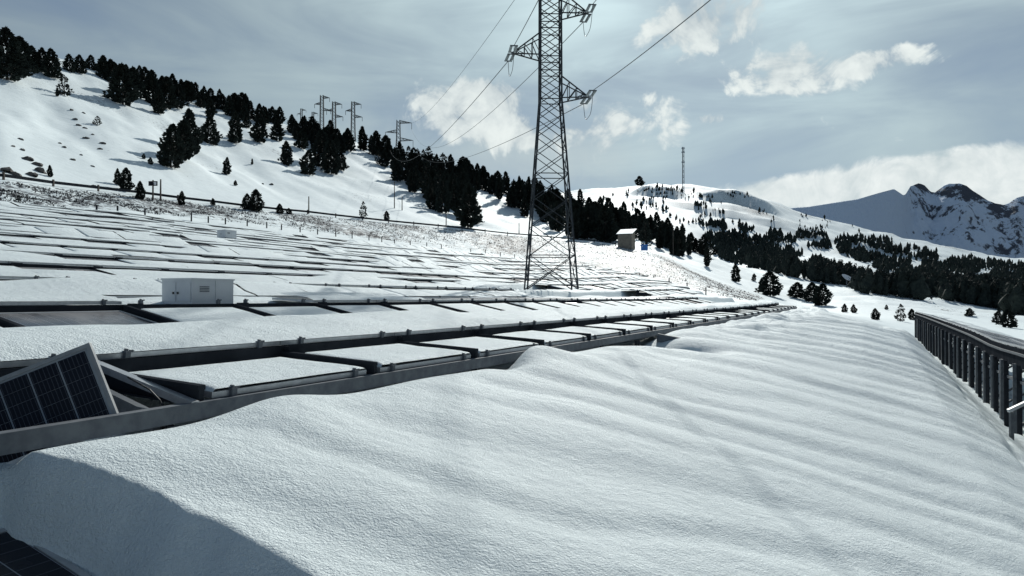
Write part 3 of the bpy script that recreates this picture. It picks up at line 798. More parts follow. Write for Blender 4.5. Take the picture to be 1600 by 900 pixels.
# ------------------------------------------------------------------ pylons and wires
def pylon(name, loc, rz, label, zs, ws, arms, group=None, detail=True, peak=None, thick=1.0):
    """zs / ws: heights and half widths of the body; arms: (z_bottom, z_top, side, reach)"""
    r = empty(name, loc, rz); tag(r, label, 'pylon', group)
    hw = lambda z: float(np.interp(z, zs, ws))
    top = zs[-1]
    lt = .11 * thick; bt = .05 * thick
    corner = [(-1, -1), (1, -1), (1, 1), (-1, 1)]
    for cx, cy in corner:
        m = MB()
        for a, b in zip(zs, zs[1:]): m.bar((cx * hw(a), cy * hw(a), a), (cx * hw(b), cy * hw(b), b), lt, lt)
        m.build('leg', M['pylon'], r)
    z = 0.0; lv = [0.0]
    while z < top - .2:
        z += max(hw(z) * (1.35 if detail else 2.2), .45); lv.append(min(z, top))
    if not detail: body = MB()
    for li, (a, b) in enumerate(zip(lv, lv[1:])):
        for f in range(4):
            c0, c1 = corner[f], corner[(f + 1) % 4]
            for (p, q) in ((c0, c1), (c1, c0)):
                A = (p[0] * hw(a), p[1] * hw(a), a); B = (q[0] * hw(b), q[1] * hw(b), b)
                if detail: m = MB(); m.bar(A, B, bt, bt); m.build('brace', M['pylon'], r)
                else: body.bar(A, B, bt, bt)
            if detail and (li in (0, 3) or any(abs(b - h) < .35 for q in arms for h in q[:2])):
                m = MB(); m.bar((c0[0] * hw(b), c0[1] * hw(b), b), (c1[0] * hw(b), c1[1] * hw(b), b), bt * 1.2, bt * 1.2); m.build('ring', M['pylon'], r)
    if not detail: body.build('lattice', M['pylon'], r)
    tips = []
    for (z0, z1, side, reach) in arms:
        m = MB(); w0, w1 = hw(z0), hw(z1); tip = Vector((side * (w0 + reach), 0, z0 + (z1 - z0) * .18)); tips.append(tip)
        for cy in (-1, 1):
            m.bar((side * w0, cy * w0, z0), tip, bt * 1.5, bt * 1.5); m.bar((side * w1, cy * w1, z1), tip, bt * 1.5, bt * 1.5)
            n_ = 3
            for q in range(1, n_ + 1):
                f0, f1 = (q - 1) / (n_ + .6), q / (n_ + .6)
                lo = lambda f: Vector((side * w0, cy * w0, z0)).lerp(tip, f)
                hi = lambda f: Vector((side * w1, cy * w1, z1)).lerp(tip, f)
                m.bar(lo(f0), hi(f1), bt, bt); m.bar(lo(f1), hi(f1), bt, bt)
                if cy > 0:
                    m.bar(lo(f1), Vector((side * w0, -w0, z0)).lerp(tip, f1), bt, bt)
        m.build('cross_arm', M['pylon'], r)
    if peak:
        m = MB()
        for cx, cy in corner: m.bar((cx * hw(top), cy * hw(top), top), (0, 0, peak), bt * 1.6, bt * 1.6)
        m.build('peak', M['pylon'], r)
    return r, tips
LINE_RZ = math.radians(2.5)
base_p = Vector((1.97, 38.0, .42))
zz_ = [0, 9.75, 15.8]; wsx = [1.26, .54, .52]
MAIN_ARMS = [(9.75, 10.85, 1, 1.45), (11.95, 13.1, -1, 1.45), (14.1, 15.2, 1, 1.45)]
main, mtips = pylon('lattice_pylon', base_p, LINE_RZ, 'tall lattice steel pylon standing in the panel field, centre of picture', zz_, wsx, MAIN_ARMS, None, True, 17.6, .72)
m = MB()   # concrete-free footing struts low between the legs
for a, b in (((-1.26, -1.26, 0.0), (0, -1.15, .9)), ((1.26, -1.26, 0.0), (0, -1.15, .9)), ((-1.26, 1.26, 0.0), (0, 1.15, .9)), ((1.26, 1.26, 0), (0, 1.15, .9))): m.bar(a, b, .05, .05)
m.build('foot_brace', M['pylon'], main)
MW = Matrix.Translation(base_p) @ Matrix.Rotation(LINE_RZ, 4, 'Z')

far_specs = [(622, 292, 15.2, 'far pylon with drooping arms standing nearest the pine belt, right of the ridge group'),
             (551, 300, 15.4, 'far ridge pylon standing alone right of the close pair'),
             (521, 305, 15.0, 'far ridge pylon, right one of the close pair'),
             (502, 310, 16.0, 'far ridge pylon, left and taller one of the close pair'),
             (488, 480, 14.0, 'faint distant pylon just showing above the trees, right of two'),
             (470, 520, 14.0, 'faint distant pylon just showing above the trees, left of two')]
tops = [187, 158, 158, 148, 174, 169]
far_tips = []
for (px, Y, hgt, lab), ty in zip(far_specs, tops):
    x = (px - 800) / F * Y; ztop = (HOR - ty) / F * Y
    gz = min(H(x, Y), ztop - hgt * .8)
    hh = ztop - gz
    wide = px == 622
    A = [(hh - 1.2, hh - .2, 1, 4.6 if wide else 2.6), (hh - 5.0 if wide else hh - 3.9, hh - 3.9 if wide else hh - 3.0, -1, 4.4 if wide else 2.4), (hh - 8.2 if wide else hh - 6.4, hh - 7 if wide else hh - 5.4, 1, 5.0 if wide else 3.0)]
    o, tp = pylon('lattice_pylon', (x, Y, gz), LINE_RZ, lab, [0, hh * .55, hh], [1.3, .75, .6], A, 'pylons along the ridge', False, None, 1.9)
    far_tips.append([Vector((x, Y, gz)) + Matrix.Rotation(LINE_RZ, 3, 'Z') @ q for q in tp])
    for q in tp:
        m = MB(); m.bar(q, q + Vector((0, 0, -2.6 if wide else -1.7)), .16); m.build('insulator', M['pylon'], o)

def parab(a, b, sag, n=40):
    a = Vector(a); b = Vector(b)
    return [a.lerp(b, i / n) - Vector((0, 0, 4 * sag * (i / n) * (1 - i / n))) for i in range(n + 1)]
back = Vector((.118, -.993, 0))          # the line carries on behind the camera's right shoulder
INS = MB()
for q in range(9):
    x = .06 + q * .085
    INS.tube([(x, 0, 0), (x + .02, 0, 0), (x + .055, 0, 0), (x + .07, 0, 0)], [.02, .075, .06, .02], 8)
INS_ME = INS.mesh('insulator_string', M['porcelain'], True)
def insulator(parent, a, d):
    """one string from a in direction d (parent local)"""
    q = Vector(d).normalized().to_track_quat('X', 'Z').to_matrix().to_4x4()
    link('insulator_string', INS_ME, parent, mtx=Matrix.Translation(a) @ q)
names = ['lowest right', 'left', 'upper right']
Minv = MW.inverted()
for i, tip in enumerate(mtips):
    wt_ = MW @ tip
    farp = far_tips[0][[2, 1, 0][i]] + Vector((0, 0, -2.6))
    dfar = (farp - wt_); dfar.z = -dfar.length * .10; dfar.normalize()
    dnear = Vector((back.x, back.y, .06)).normalized()
    for d in (dfar, dnear):
        side = d.cross(Vector((0, 0, 1))).normalized()
        for sgn in (-1, 1):
            a = wt_ + side * .13 * sgn + d * .12
            insulator(main, Minv @ a, Minv.to_3x3() @ d)
        m = MB(); e0 = Minv @ (wt_ + d * .12 + side * .2); e1 = Minv @ (wt_ + d * .12 - side * .2); m.bar(e0, e1, .05); m.bar(Minv @ wt_, Minv @ (wt_ + d * .12), .05)
        e0 = Minv @ (wt_ + d * .98 + side * .2); e1 = Minv @ (wt_ + d * .98 - side * .2); m.bar(e0, e1, .05); m.build('yoke', M['steel'], main)
    A, B = wt_ + dfar * 1.0, wt_ + dnear * 1.0
    mid = (A + B) / 2 - Vector((0, 0, .95))
    m = MB(); pts = []
    for q in range(17):
        f = q / 16; c = (1 - f) ** 2; pts.append(Minv @ (A * (1 - f) + B * f - Vector((0, 0, 1.05)) * (1 - (2 * f - 1) ** 4)))
    m.tube(pts, .014, 5); m.build('jumper_loop', M['wire'], main)
    m = MB(); m.tube(parab(A, farp, [4.5, 7.0, 7.0][i], 60), .022, 5); o = m.build('overhead_wire', M['wire'])
    tag(o, 'wire from the central pylon %s arm to the pylon on the hillside' % names[i], 'wire', 'overhead wires')
    near_end = wt_ + back * 95 + Vector((0, 0, -1.0))
    m = MB(); m.tube(parab(B, near_end, 2.6, 40), .018, 5); o = m.build('overhead_wire', M['wire'])
    tag(o, 'wire from the central pylon %s arm rising out of the top of the picture' % names[i], 'wire', 'overhead wires')
pk = MW @ Vector((0, 0, 17.6)); fp = far_tips[0][0] + Vector((-4.4, 0, 1.2))
m = MB(); m.tube(parab(pk, fp, 4.5, 60), .017, 5); tag(m.build('overhead_wire', M['wire']), 'topmost thin wire left of the central pylon, leading to the hillside pylon', 'wire', 'overhead wires')

# ------------------------------------------------------------------ fence, barrier, poles, hut and other small things
fence = empty('field_fence', at_depth(660, 99)); tag(fence, 'line of short dark fence posts along the upper edge of the panel field', 'fence')
fm = MB(); fm.box(-.05, .05, -.05, .05, -.4, .55); fm.box(-.02, .02, -.08, .08, .55, .60); FP = fm.mesh('post', M['dark_steel'])
px = 150.0; prev = None; wires = MB()
while px < 1135:
    Y = float(np.interp(px, GPX, PFY[0])) - 1.0
    q = at_depth(px, Y)
    if random.random() < .86: link('post', FP, fence, loc=q - fence.location + Vector((0, 0, random.uniform(-.15, .05))))
    if prev is not None:
        for hz in (.25, .5): wires.bar(prev - fence.location + Vector((0, 0, hz)), q - fence.location + Vector((0, 0, hz)), .012)
    prev = q
    px += F * 1.9 / Y * random.uniform(.8, 1.2)
wires.build('fence_wire', M['dark_steel'], fence)

bar = empty('road_barrier', at_depth(350, float(np.interp(350, GPX, PFY[1])))); tag(bar, 'long low dark barrier along the road at the foot of the hill', 'barrier')
prev = None; px = -250.0; BO = bar.location; bp_ = MB(); bp_.box(-.07, .07, -.07, .07, -.5, .62); BPM = bp_.mesh('post', M['wood'])
while px < 985:
    Y = float(np.interp(px, GPX, PFY[1])) + .6; q = at_depth(px, Y)
    link('post', BPM, bar, loc=q - BO)
    if prev is not None:
        m = MB(); m.bar(prev - BO + Vector((0, -.09, .36)), q - BO + Vector((0, -.09, .36)), .07, .26 if px < 760 else .2); m.build('rail', M['dark_steel'], bar)
    prev = q; px += F * 4.0 / Y

def pole(px, py, hpx, label, head=False, cross=False):
    p = ray(px, py); h = hpx / F * p.y
    r = empty('utility_pole', p); tag(r, label, 'pole', 'poles beside the hillside road')
    m = MB(); m.tube([(0, 0, -.4), (0, 0, h * .5), (0, 0, h)], [.10, .085, .07], 7); m.build('shaft', M['wood'], r)
    if head:
        m = MB(); m.box(-.45, .45, -.05, .05, h - .6, h - .12); m.box(-.12, .12, -.10, -.05, h - .55, h - .3); m.build('sign_board', M['dark_steel'], r)
        m = MB(); m.box(.08, .38, -.066, -.052, h - .52, h - .22); m.build('sign_face', M['white'], r)
    if cross:
        m = MB(); m.bar((-.6, 0, h - .3), (.6, 0, h - .3), .09); m.build('crossbar', M['wood'], r)
pole(238, 313, 32, 'thin pole with a dark double sign board at its head', head=True)
pole(250, 314, 34, 'plain pole just right of the sign pole by the road')
pole(482, 334, 27, 'lone thin pole above the road left of centre')
pole(616, 326, 42, 'left of two tall poles at the lower edge of the pine belt', cross=True)
pole(628, 329, 22, 'shorter right one of two poles at the lower edge of the pine belt')
pole(697, 352, 18, 'short pole between the clump of pines and the road')
pole(811, 366, 18, 'slender pole seen left of the pylon body above the bank')
pole(1052, 400, 48, 'tall thin pole in front of the pines right of the hut', cross=True)

def hut():
    p = at_depth(979, 132); p.z = max(p.z, (HOR - 384) / F * 132)
    r = empty('wooden_hut', p, math.radians(-28)); tag(r, 'small weathered plank hut with a tilted tin roof on the shoulder of the bank', 'hut')
    w, d, h0, h1 = 2.6, 1.9, 2.1, 2.9
    m = MB(); m.hexa([(-w / 2 + .05, -d / 2 + .05, -1), (w / 2 - .05, -d / 2 + .05, -1), (w / 2 - .05, d / 2 - .05, -1), (-w / 2 + .05, d / 2 - .05, -1),
                      (-w / 2 + .05, -d / 2 + .05, h0), (w / 2 - .05, -d / 2 + .05, h0), (w / 2 - .05, d / 2 - .05, h1), (-w / 2 + .05, d / 2 - .05, h1)]); m.build('wall', M['plank'], r)
    for i in range(9):
        x0 = -w / 2 + i * w / 9; m = MB(); m.box(x0 + .012, x0 + w / 9 - .012, -d / 2, -d / 2 + .05, -.8, h0 - .02 + .01 * (i % 3)); m.build('plank', M['plank'], r)
    for i in range(6):
        y0 = -d / 2 + .06 + i * (d - .1) / 6; hz = h0 + (h1 - h0) * i / 6
        for sx in (-1, 1):
            m = MB(); m.box(min(sx * (w / 2 - .05), sx * w / 2), max(sx * (w / 2 - .05), sx * w / 2), y0 + .012, y0 + d / 6 - .03, -.8, hz - .03); m.build('plank', M['plank'], r)
    m = MB(); e = .22; sl = (h1 - h0) / d
    m.hexa([(-w / 2 - e, -d / 2 - e, h0 - e * sl), (w / 2 + e, -d / 2 - e, h0 - e * sl), (w / 2 + e, d / 2 + e, h1 + e * sl), (-w / 2 - e, d / 2 + e, h1 + e * sl),
            (-w / 2 - e, -d / 2 - e, h0 - e * sl + .09), (w / 2 + e, -d / 2 - e, h0 - e * sl + .09), (w / 2 + e, d / 2 + e, h1 + e * sl + .09), (-w / 2 - e, d / 2 + e, h1 + e * sl + .09)])
    m.build('roof', M['tin'], r)
hut()
def blue_container():
    p = at_depth(1007, 136); r = empty('blue_container', (p.x, p.y, max(p.z, (HOR - 387) / F * 136)), math.radians(-15)); tag(r, 'small bright blue container right behind the hut', 'container')
    m = MB(); m.box(-.6, .6, -.4, .4, -.5, .5); m.build('body', M['blue'], r)
    m = MB(); m.box(-.64, .64, -.44, .44, .5, .58); m.build('lid', M['blue'], r)
    m = MB(); m.box(-.35, -.31, -.44, -.4, .1, .4); m.build('handle', M['white'], r)
blue_container()
def mast():
    p = at_depth(1068, 940); top = (HOR - 229) / F * 940; h = top - p.z
    r = empty('radio_mast', p); tag(r, 'slim radio mast on top of the far rounded hill', 'mast')
    m = MB()
    for a in range(3):
        an = a * 2.094; m.bar((1.3 * math.cos(an), 1.3 * math.sin(an), -3), (1.1 * math.cos(an), 1.1 * math.sin(an), h), .5)
    m.build('leg', M['pylon'], r); m = MB(); z = 0; k = 0
    while z < h - 3:
        a, b = k * 2.094, (k + 1) * 2.094; m.bar((1.25 * math.cos(a), 1.25 * math.sin(a), z), (1.25 * math.cos(b), 1.25 * math.sin(b), z + 2.2), .35); z += 2.2; k += 1
    m.build('lattice', M['pylon'], r)
    for q in (.6, .85, .95):
        m = MB(); m.box(-2.0, 2.0, -1, 1, h * q, h * q + 1.6); m.build('antenna', M['tin'], r)
mast()
def dish():
    p = ray(1323, 449, 60); r = empty('satellite_dish', p); tag(r, 'bright white dish shining among dark pines in the valley', 'dish')
    m = MB(); n = 16; R = max(2.2, 5.0 / F * p.y); rings = []
    for j in range(5):
        f = j / 4; rings.append(len(m.v))
        m.v += [(R * f * math.cos(2 * math.pi * i / n), -.35 * R * f * f, R * f * math.sin(2 * math.pi * i / n)) for i in range(n)]
    for a, b in zip(rings, rings[1:]):
        for i in range(n): m.f.append((a + i, a + (i + 1) % n, b + (i + 1) % n, b + i))
    o = m.build('bowl', M['white'], r, True); o.location = (0, 0, R * 1.3); o.rotation_euler = (math.radians(-60), math.radians(20), 0)
    m = MB(); m.bar((0, 0, -1), (0, 0, R * 1.3), .3); m.build('mount', M['steel'], r)
dish()

# ------------------------------------------------------------------ trees
def crown_mesh(name, seed, n, wide, sparse=0.0):
    rng = random.Random(seed); m = MB()
    lob = [rng.uniform(0, 6.28) for _ in range(5)]
    lean = (rng.uniform(-.05, .05), rng.uniform(-.05, .05))
    for q in range(n):
        f = rng.random() ** .85                     # 0 foot, 1 tip
        z = .06 + .92 * f
        a = rng.uniform(0, 6.283)
        prof = wide * (1 - f ** 2.4) ** .8 * (.50 + .50 * min(1, f * 4 + .15))
        prof *= 1 + .26 * math.sin(3 * a + lob[0] + 9 * f) + .20 * math.sin(2 * a + lob[1] - 11 * f) + .10 * math.sin(17 * f + lob[2] + a)
        rad = prof * math.sqrt(rng.uniform(.12, 1.0))
        if sparse and rng.random() < sparse * (.5 + .5 * math.sin(18 * f + lob[3])): continue
        c = Vector((rad * math.cos(a) + lean[0] * z, rad * math.sin(a) + lean[1] * z, z - .10 * rad))
        sz = rng.uniform(.035, .075) * (1.15 - .5 * f)
        d = Vector((math.cos(a), math.sin(a), rng.uniform(-.1, .9))).normalized()
        sd_ = d.cross(Vector((rng.uniform(-1, 1), rng.uniform(-1, 1), rng.uniform(-.6, 1)))).normalized()
        up = d.cross(sd_)
        p0 = c - d * sz * .6; tip = c + d * sz * 1.3
        m.quad(p0, c + sd_ * sz * .7, tip, c - sd_ * sz * .7)
        m.tri(c - up * sz * .6, tip, c + up * sz * .6)
    for q in range(10):                              # leader
        zq = .93 + q * .008; m.tri((lean[0] + rng.uniform(-.02, .02), lean[1] + rng.uniform(-.02, .02), zq), (lean[0] + rng.uniform(-.02, .02), lean[1], zq + .01), (lean[0], lean[1], zq + .045))
    return m.mesh(name, M['needle'])
def trunk_mesh(name, seed):
    rng = random.Random(seed); m = MB()
    m.tube([(0, 0, -.08), (0, 0, .1), (.004, .003, .5), (0, 0, .92)], [.028, .022, .014, .003], 6)
    for q in range(7):
        a = rng.uniform(0, 6.283); z = rng.uniform(.12, .75); l = .22 * (1 - z) + .05
        m.tube([(0, 0, z), (l * .5 * math.cos(a), l * .5 * math.sin(a), z + .02), (l * math.cos(a), l * math.sin(a), z + .06)], [.008, .005, .002], 4)
    return m.mesh(name, M['bark'])
CROWNS = {'wide': [crown_mesh('crown', 20 + i, 950, .31) for i in range(3)],
          'cone': [crown_mesh('crown', 40 + i, 750, .22) for i in range(4)],
          'slim': [crown_mesh('crown', 60 + i, 600, .15) for i in range(3)],
          'thin': [crown_mesh('crown', 80 + i, 420, .27, .75) for i in range(2)]}
TRUNKS = [trunk_mesh('trunk', i) for i in range(3)]
tree_n = 0
def tree_at(p, h, kind, label, group, wscale=1.0):
    global tree_n
    rng = random.Random(tree_n * 13 + 5); tree_n += 1
    r = empty('pine_tree', p - Vector((0, 0, .03 * h)), rng.uniform(0, 6.28)); tag(r, label, 'tree', group)
    r.scale = (h * wscale, h * wscale, h)
    link('trunk', rng.choice(TRUNKS), r); link('crown', rng.choice(CROWNS[kind]), r)
    return r
def tree(px, py, hpx, kind, label, group='pines on the hillside', ws=1.0):
    p = ray(px, py)
    if p is None: return
    tree_at(p, hpx / F * p.y * (.86 if group == 'pines of the left ridge belt' else 1.0), kind, label, group, ws)
RL = 'dark pine in the dense ragged belt along the left ridge'
HAND = [
 (8, 124, 84, 'wide', 'tallest dark pine at the left picture edge near the ridge top', 1.0), (27, 118, 66, 'wide', 'broad dark pine right beside the tallest one at the left picture edge', 1.0),
 (44, 106, 38, 'wide', 'squat pine between the left edge clump and the ridge trees', 1.0), (62, 112, 40, 'wide', 'left one of two touching pines below the bare ridge top at left', .9), (78, 122, 48, 'wide', 'right one of two touching pines below the bare ridge top at left', .9),
 (98, 149, 34, 'thin', 'small sparse young pine on open snow at upper left', 1.0), (87, 150, 15, 'slim', 'tiny sapling left of the sparse young pine', 1.0),
 (106, 112, 34, 'wide', RL, 1), (122, 114, 36, 'wide', RL, 1), (140, 108, 28, 'wide', RL, 1), (158, 122, 44, 'cone', RL, 1.1), (172, 128, 44, 'wide', RL, 1),
 (190, 163, 66, 'wide', 'big broad pine standing forward of the left ridge belt', 1.0), (203, 152, 50, 'wide', 'pine touching the big broad one forward of the ridge belt', 1),
 (224, 140, 44, 'wide', RL, 1), (236, 162, 58, 'wide', RL, .9), (258, 170, 62, 'wide', RL, .9), (246, 178, 40, 'cone', 'slender pine at the lower tip of the left ridge belt', 1), (276, 170, 48, 'wide', RL, .9), (292, 158, 40, 'wide', RL, 1), (312, 168, 34, 'cone', RL, 1),
 (266, 262, 72, 'wide', 'large rounded pine, leftmost and lowest of the dark clump mid-slope', .85), (283, 250, 66, 'wide', 'middle pine of the dark clump mid-slope', .9), (296, 238, 70, 'wide', 'tallest pointed pine of the dark clump mid-slope', .75),
 (328, 225, 46, 'wide', 'rounded pine standing just right of the dark mid-slope clump', .95), (327, 184, 34, 'slim', 'slim pine above the rounded one right of the mid-slope clump', 1.2),
 (366, 224, 52, 'cone', 'slim tall pine between the mid-slope clump and the ridge belt', .9), (384, 200, 30, 'cone', RL, 1), (404, 223, 46, 'cone', 'pointed pine on open snow below the middle of the ridge belt', 1.1), (432, 220, 36, 'cone', 'bushy pine right of the pointed one below the ridge belt', 1.2),
 (447, 259, 40, 'cone', 'left pine of the trio above the open snow bowl', 1.0), (480, 273, 40, 'wide', 'middle squat pine of the trio above the open snow bowl', 1), (470, 232, 34, 'wide', RL, 1),
 (503, 262, 62, 'wide', 'tall dark pine behind the right one of the trio', .8), (517, 272, 56, 'wide', 'right pine of the trio above the open snow bowl', .85), (532, 266, 30, 'wide', 'low pine at the right foot of the trio', 1),
 (353, 273, 29, 'cone', 'single pine casting a long shadow on the open slope', .9), (367, 290, 9, 'wide', 'stub of a small bush casting a long thin shadow', 1),
 (195, 299, 38, 'wide', 'rounded pine at the roadside, left of the sign pole', .85), (182, 289, 27, 'cone', 'small pine touching the left of the rounded roadside pine', .8), (218, 312, 30, 'cone', 'pointed roadside pine immediately left of the sign pole', 1),
 (283, 321, 23, 'cone', 'small pointed pine on the bank right of the sign pole', 1), (400, 331, 36, 'wide', 'dark rounded roadside pine below the open slope', .95), (386, 328, 27, 'wide', 'lower pine against the left of the dark rounded roadside one', 1),
 (437, 334, 16, 'wide', 'small bush-like pine right of the dark rounded roadside pine', 1.2), (451, 335, 10, 'wide', 'tiny round bush by the road, left of the lone pole', 1.4), (332, 322, 12, 'cone', 'tiny sapling by the road between two roadside pines', 1.2),
 (27, 322, 16, 'thin', 'small scrubby sapling on the rough bank at far left', 1.2), (567, 342, 28, 'thin', 'thin straggly young pine on a bare stem by the road', .8), (604, 344, 15, 'cone', 'little pine by the road below the two poles', 1.3),
 (223, 248, 9, 'wide', 'left one of two tiny pines in the shadow of the mid-slope clump', 1), (234, 257, 12, 'wide', 'right one of two tiny pines in the shadow of the mid-slope clump', 1), (150, 196, 15, 'thin', 'lone small bush on the steep snow at left', 1.5),
 (77, 277, 19, 'slim', 'slim sapling by the rocks at the left roadside', 1.2), (393, 258, 10, 'slim', 'small sapling on open snow below the ridge belt', 1),
 (691, 334, 62, 'wide', 'left big pine of the pair jutting below the pine belt', .6), (676, 328, 52, 'wide', 'pine at the lower left corner of the pine belt', .7), (708, 328, 60, 'cone', 'pine behind the pair jutting below the belt', .9),
 (731, 356, 72, 'cone', 'right tall pine of the pair jutting below the pine belt', 1.0), (722, 338, 60, 'cone', 'pine leaning on the right tall one jutting below the belt', 1), (746, 350, 26, 'thin', 'low ragged pine against the right foot of the jutting pair', 1.2),
 (1204, 463, 40, 'wide', 'dark broad pine just beyond the far end of the drift, leftmost of its clump', 1.3), (1190, 455, 22, 'cone', 'thin small pine left of the broad one beyond the drift', 1), (1245, 466, 26, 'wide', 'low pine in the middle of the clump beyond the drift', 1.5), (1268, 472, 32, 'wide', 'dark pine second from the right in the clump beyond the drift', 1.3), (1284, 478, 36, 'wide', 'rightmost large pine of the clump beyond the drift', 1.2),
 (1150, 441, 30, 'cone', 'single pointed pine on snow left of the clump beyond the drift', 1), (1178, 440, 12, 'cone', 'tiny pine on snow right of the single pointed one', 1.2),
 (1319, 488, 14, 'wide', 'left one of two small pines right of the clump', 1), (1334, 489, 14, 'wide', 'right one of two small pines right of the clump', 1), (1368, 500, 19, 'wide', 'small pine on the snow flat left of the right-hand panel row', 1.1), (1407, 502, 28, 'thin', 'ragged pine just left of the right-hand panel row end', 1), (1425, 500, 18, 'wide', 'low pine touching the end of the right-hand panel row', 1),
 (1385, 484, 8, 'wide', 'tiny round bush out on the snow flat', 1), (1515, 494, 13, 'wide', 'round bush alone on the snow flat above the right-hand row', 1.5), (1575, 512, 30, 'wide', 'dark pine at the right picture edge above the panel row', 1.2), (1560, 505, 20, 'wide', 'lower pine left of the dark one at the right picture edge', 1.2),
]
for (px, py, hp, kd, lab, ws) in HAND:
    grp = 'pines of the left ridge belt' if lab == RL else ('pines beyond the drift' if px > 1100 else 'pines on the hillside')
    tree(px, py, hp, kd, lab, grp, ws)
p = at_depth(1000, 930); tree_at(p, 13, 'wide', 'lone wide tree on the crest of the far rounded hill', 'pines on the far hill', 1.4)
# belt along the ridge and the big belt behind the pylon
def inside(px, py, poly):
    c = False; j = len(poly) - 1
    for i in range(len(poly)):
        (xi, yi), (xj, yj) = poly[i], poly[j]
        if (yi > py) != (yj > py) and px < (xj - xi) * (py - yi) / (yj - yi) + xi: c = not c
        j = i
    return c
def fill(poly, n, hr, kinds, label, group, seed, mind=5.0, maker=None, clump=0.0):
    rng = random.Random(seed); done = []
    x0, x1 = min(q[0] for q in poly), max(q[0] for q in poly); y0, y1 = min(q[1] for q in poly), max(q[1] for q in poly); tries = 0
    while len(done) < n and tries < n * 60:
        tries += 1
        px, py = rng.uniform(x0, x1), rng.uniform(y0, y1)
        if not inside(px, py, poly) or any((px - a) ** 2 + ((py - b) * 1.3) ** 2 < mind ** 2 for a, b in done): continue
        if clump and vn(px / 22 + seed, py / 9) < clump * rng.uniform(.7, 1.2): continue
        p = ray(px, py)
        if p is None: continue
        done.append((px, py)); h = rng.uniform(*hr)
        if maker: maker(p, h, rng)
        else: tree_at(p, h, rng.choice(kinds), label, group, rng.uniform(.8, 1.15))
fill([(285, 142), (330, 152), (400, 174), (470, 200), (545, 222), (545, 236), (520, 245), (480, 232), (440, 208), (380, 190), (300, 162)], 60, (3.8, 6.4), ['wide', 'cone', 'wide', 'cone'], RL, 'pines of the left ridge belt', 21, 5.5)
fill([(110, 92), (200, 120), (285, 143), (300, 162), (225, 140), (150, 112)], 22, (3.4, 5.4), ['wide', 'cone'], RL, 'pines of the left ridge belt', 22, 5.5)
BL = 'dark pine in the dense belt that descends behind the central pylon'
fill([(545, 222), (600, 240), (700, 270), (800, 296), (900, 325), (1000, 352), (1100, 388), (1130, 404), (1120, 422), (1060, 402), (1000, 384), (930, 377), (880, 372), (845, 352), (800, 334), (765, 312), (735, 296), (720, 320), (690, 322), (650, 305), (620, 285), (590, 258)],
     198, (5.0, 8.6), ['wide', 'cone', 'cone', 'slim', 'thin'], BL, 'pines of the belt behind the pylon', 23, 5.0)

# far woods: one mass
wood = MB()
def far_tree(p, h, rng):
    if p.y < 170: return
    w = h * rng.uniform(.17, .30); mm = 6; a0 = rng.uniform(0, 6.28); prev = None
    ox, oy = rng.uniform(-.1, .1) * h, rng.uniform(-.1, .1) * h
    for k, (zf_, rf) in enumerate(((.0, .5), (.22, 1.0), (.50, .85), (.74, .55), (.92, .18))):
        i0 = len(wood.v)
        for j in range(mm):
            a = a0 + 6.283 * (j + .5 * (k % 2)) / mm; q = w * rf * rng.uniform(.55, 1.4)
            wood.v.append((p.x + q * math.cos(a) + ox * zf_, p.y + q * math.sin(a) + oy * zf_, p.z + h * (zf_ + rng.uniform(-.07, .07))))
        if prev is not None:
            for j in range(mm): wood.f.append((prev + j, prev + (j + 1) % mm, i0 + (j + 1) % mm, i0 + j))
        prev = i0
    if p.y < 480:
        for c in range(80):
            f = rng.random(); a = rng.uniform(0, 6.283); q = w * (1.25 * (1 - f ** 2) + .1) * rng.uniform(.6, 1.1); sz = h * rng.uniform(.04, .09)
            c0 = Vector((p.x + q * math.cos(a) + ox * f, p.y + q * math.sin(a) + oy * f, p.z + h * f))
            wood.tri(c0 + Vector((rng.uniform(-1, 1), rng.uniform(-1, 1), rng.uniform(-1, 1))) * sz, c0 + Vector((rng.uniform(-1, 1), rng.uniform(-1, 1), rng.uniform(-1, 1))) * sz, c0 + Vector((math.cos(a), math.sin(a), .8)) * sz)
    i0 = len(wood.v); wood.v.append((p.x + ox, p.y + oy, p.z + h * rng.uniform(.95, 1.08)))
    for j in range(mm): wood.f.append((prev + j, prev + (j + 1) % mm, i0))
fill([(1100, 372), (1150, 366), (1200, 382), (1260, 402), (1320, 432), (1350, 447), (1300, 445), (1240, 434), (1180, 420), (1130, 408)], 520, (4, 8), None, '', '', 31, 2.6, far_tree, .30)
fill([(1300, 378), (1340, 372), (1400, 376), (1440, 392), (1500, 402), (1640, 420), (1700, 500), (1640, 512), (1560, 484), (1480, 470), (1430, 462), (1400, 455), (1400, 435), (1350, 412), (1310, 396)], 1150, (4, 8.5), None, '', '', 32, 2.6, far_tree, .42)
fill([(1340, 445), (1400, 450), (1440, 470), (1360, 462), (1330, 452)], 40, (5, 8), None, '', '', 36, 3.0, far_tree)
fill([(1090, 352), (1130, 350), (1200, 362), (1290, 368), (1300, 392), (1220, 382), (1150, 365)], 130, (4, 7.5), None, '', '', 33, 3, far_tree, .5)
fill([(930, 306), (1000, 296), (1100, 294), (1180, 305), (1250, 335), (1420, 368), (1420, 378), (1250, 362), (1120, 352), (1000, 345), (950, 330)], 150, (2.0, 6), None, '', '', 34, 2.6, far_tree, .62)
fill([(980, 300), (1060, 294), (1160, 300), (1180, 312), (1000, 312)], 70, (1.5, 4), None, '', '', 35, 2, far_tree, .62)
o = wood.build('far_pine_woods', M['needle']); tag(o, 'dark mass of far pine woods on the valley side', 'woods', None, 'stuff')

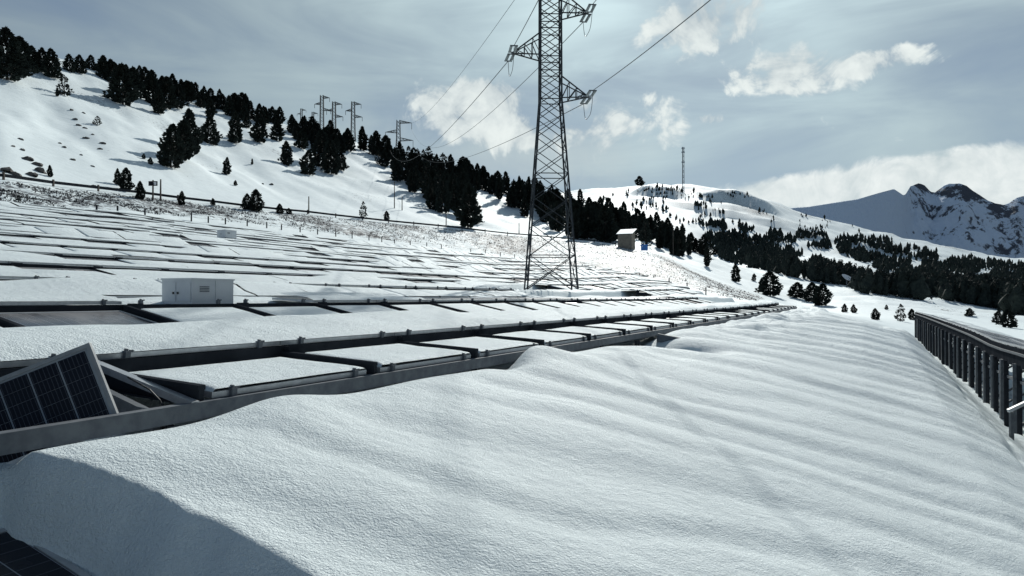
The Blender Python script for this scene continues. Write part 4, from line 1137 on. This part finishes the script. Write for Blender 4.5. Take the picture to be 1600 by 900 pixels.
# ------------------------------------------------------------------ scrub, rocks, dry grass
rock_me = []
for sd in range(4):
    rng = random.Random(sd + 900); m = MB(); n = 8; rings = []
    for j, (f, z) in enumerate(((1.0, -.3), (1.05, .15), (.75, .5), (.3, .68))):
        rings.append(len(m.v)); m.v += [(f * rng.uniform(.7, 1.25) * math.cos(6.283 * i / n), .7 * f * rng.uniform(.7, 1.25) * math.sin(6.283 * i / n), z + rng.uniform(-.12, .12)) for i in range(n)]
    for a, b in zip(rings, rings[1:]):
        for i in range(n): m.f.append((a + i, a + (i + 1) % n, b + (i + 1) % n, b + i))
    m.f.append(tuple(rings[-1] + i for i in range(n))); rock_me.append(m.mesh('rock', M['rock']))
rng = random.Random(77)
for (px, py, w) in [(110, 172, 7), (128, 176, 6), (115, 187, 8), (121, 196, 8), (131, 200, 7), (143, 210, 6), (132, 217, 9), (158, 225, 9), (155, 234, 8), (30, 218, 8), (18, 229, 7), (33, 235, 9), (92, 224, 7), (98, 231, 7), (112, 250, 8), (143, 260, 6), (125, 242, 6), (40, 250, 18), (55, 258, 16), (62, 268, 20), (46, 274, 18), (10, 268, 24), (22, 274, 16), (145, 292, 9), (410, 288, 5), (423, 289, 7)]:
    p = ray(px, py)
    if p is None: continue
    sz = w / F * p.y * .55
    o = link('rock', rng.choice(rock_me), None, loc=p); o.scale = (sz, sz, sz * .75); o.rotation_euler = (rng.uniform(-.2, .2), rng.uniform(-.2, .2), rng.uniform(0, 6))
    tag(o, 'dark bare rock by the left roadside cutting' if w >= 16 else 'small dark rock or heather tuft poking through the steep snow at left', 'rock', 'rocks at the left roadside' if w >= 16 else 'rocks on the left slope')

gr = MB(); rng = random.Random(5)
def tuft(p, h):
    for q in range(3):
        a = rng.uniform(0, 6.28); l = h * rng.uniform(.6, 1.2); dx, dy = math.cos(a), math.sin(a); w = .035 + h * .10
        gr.tri((p.x - dy * w, p.y + dx * w, p.z - .05), (p.x + dy * w, p.y - dx * w, p.z - .05), (p.x + dx * l * .7, p.y + dy * l * .7, p.z + l))
cnt = 0
while cnt < 8500:
    px = rng.uniform(-60, 1190); f = rng.random() ** .9
    y0 = float(np.interp(px, GPX, PFY[0])); y1 = float(np.interp(px, GPX, PFY[1])) + (18 if px > 1010 else 0)
    Y = y0 + 1.0 + (y1 - y0 - 1.5) * f; p = at_depth(px, Y)
    if vn(p.x / 2.3, p.y / 2.3) + .35 * f < .50: continue
    tuft(p, rng.uniform(.05, .19)); cnt += 1
tag(gr.build('dry_grass', M['grass']), 'dry grass tufts poking through thin snow on the bank', 'grass', None, 'stuff')
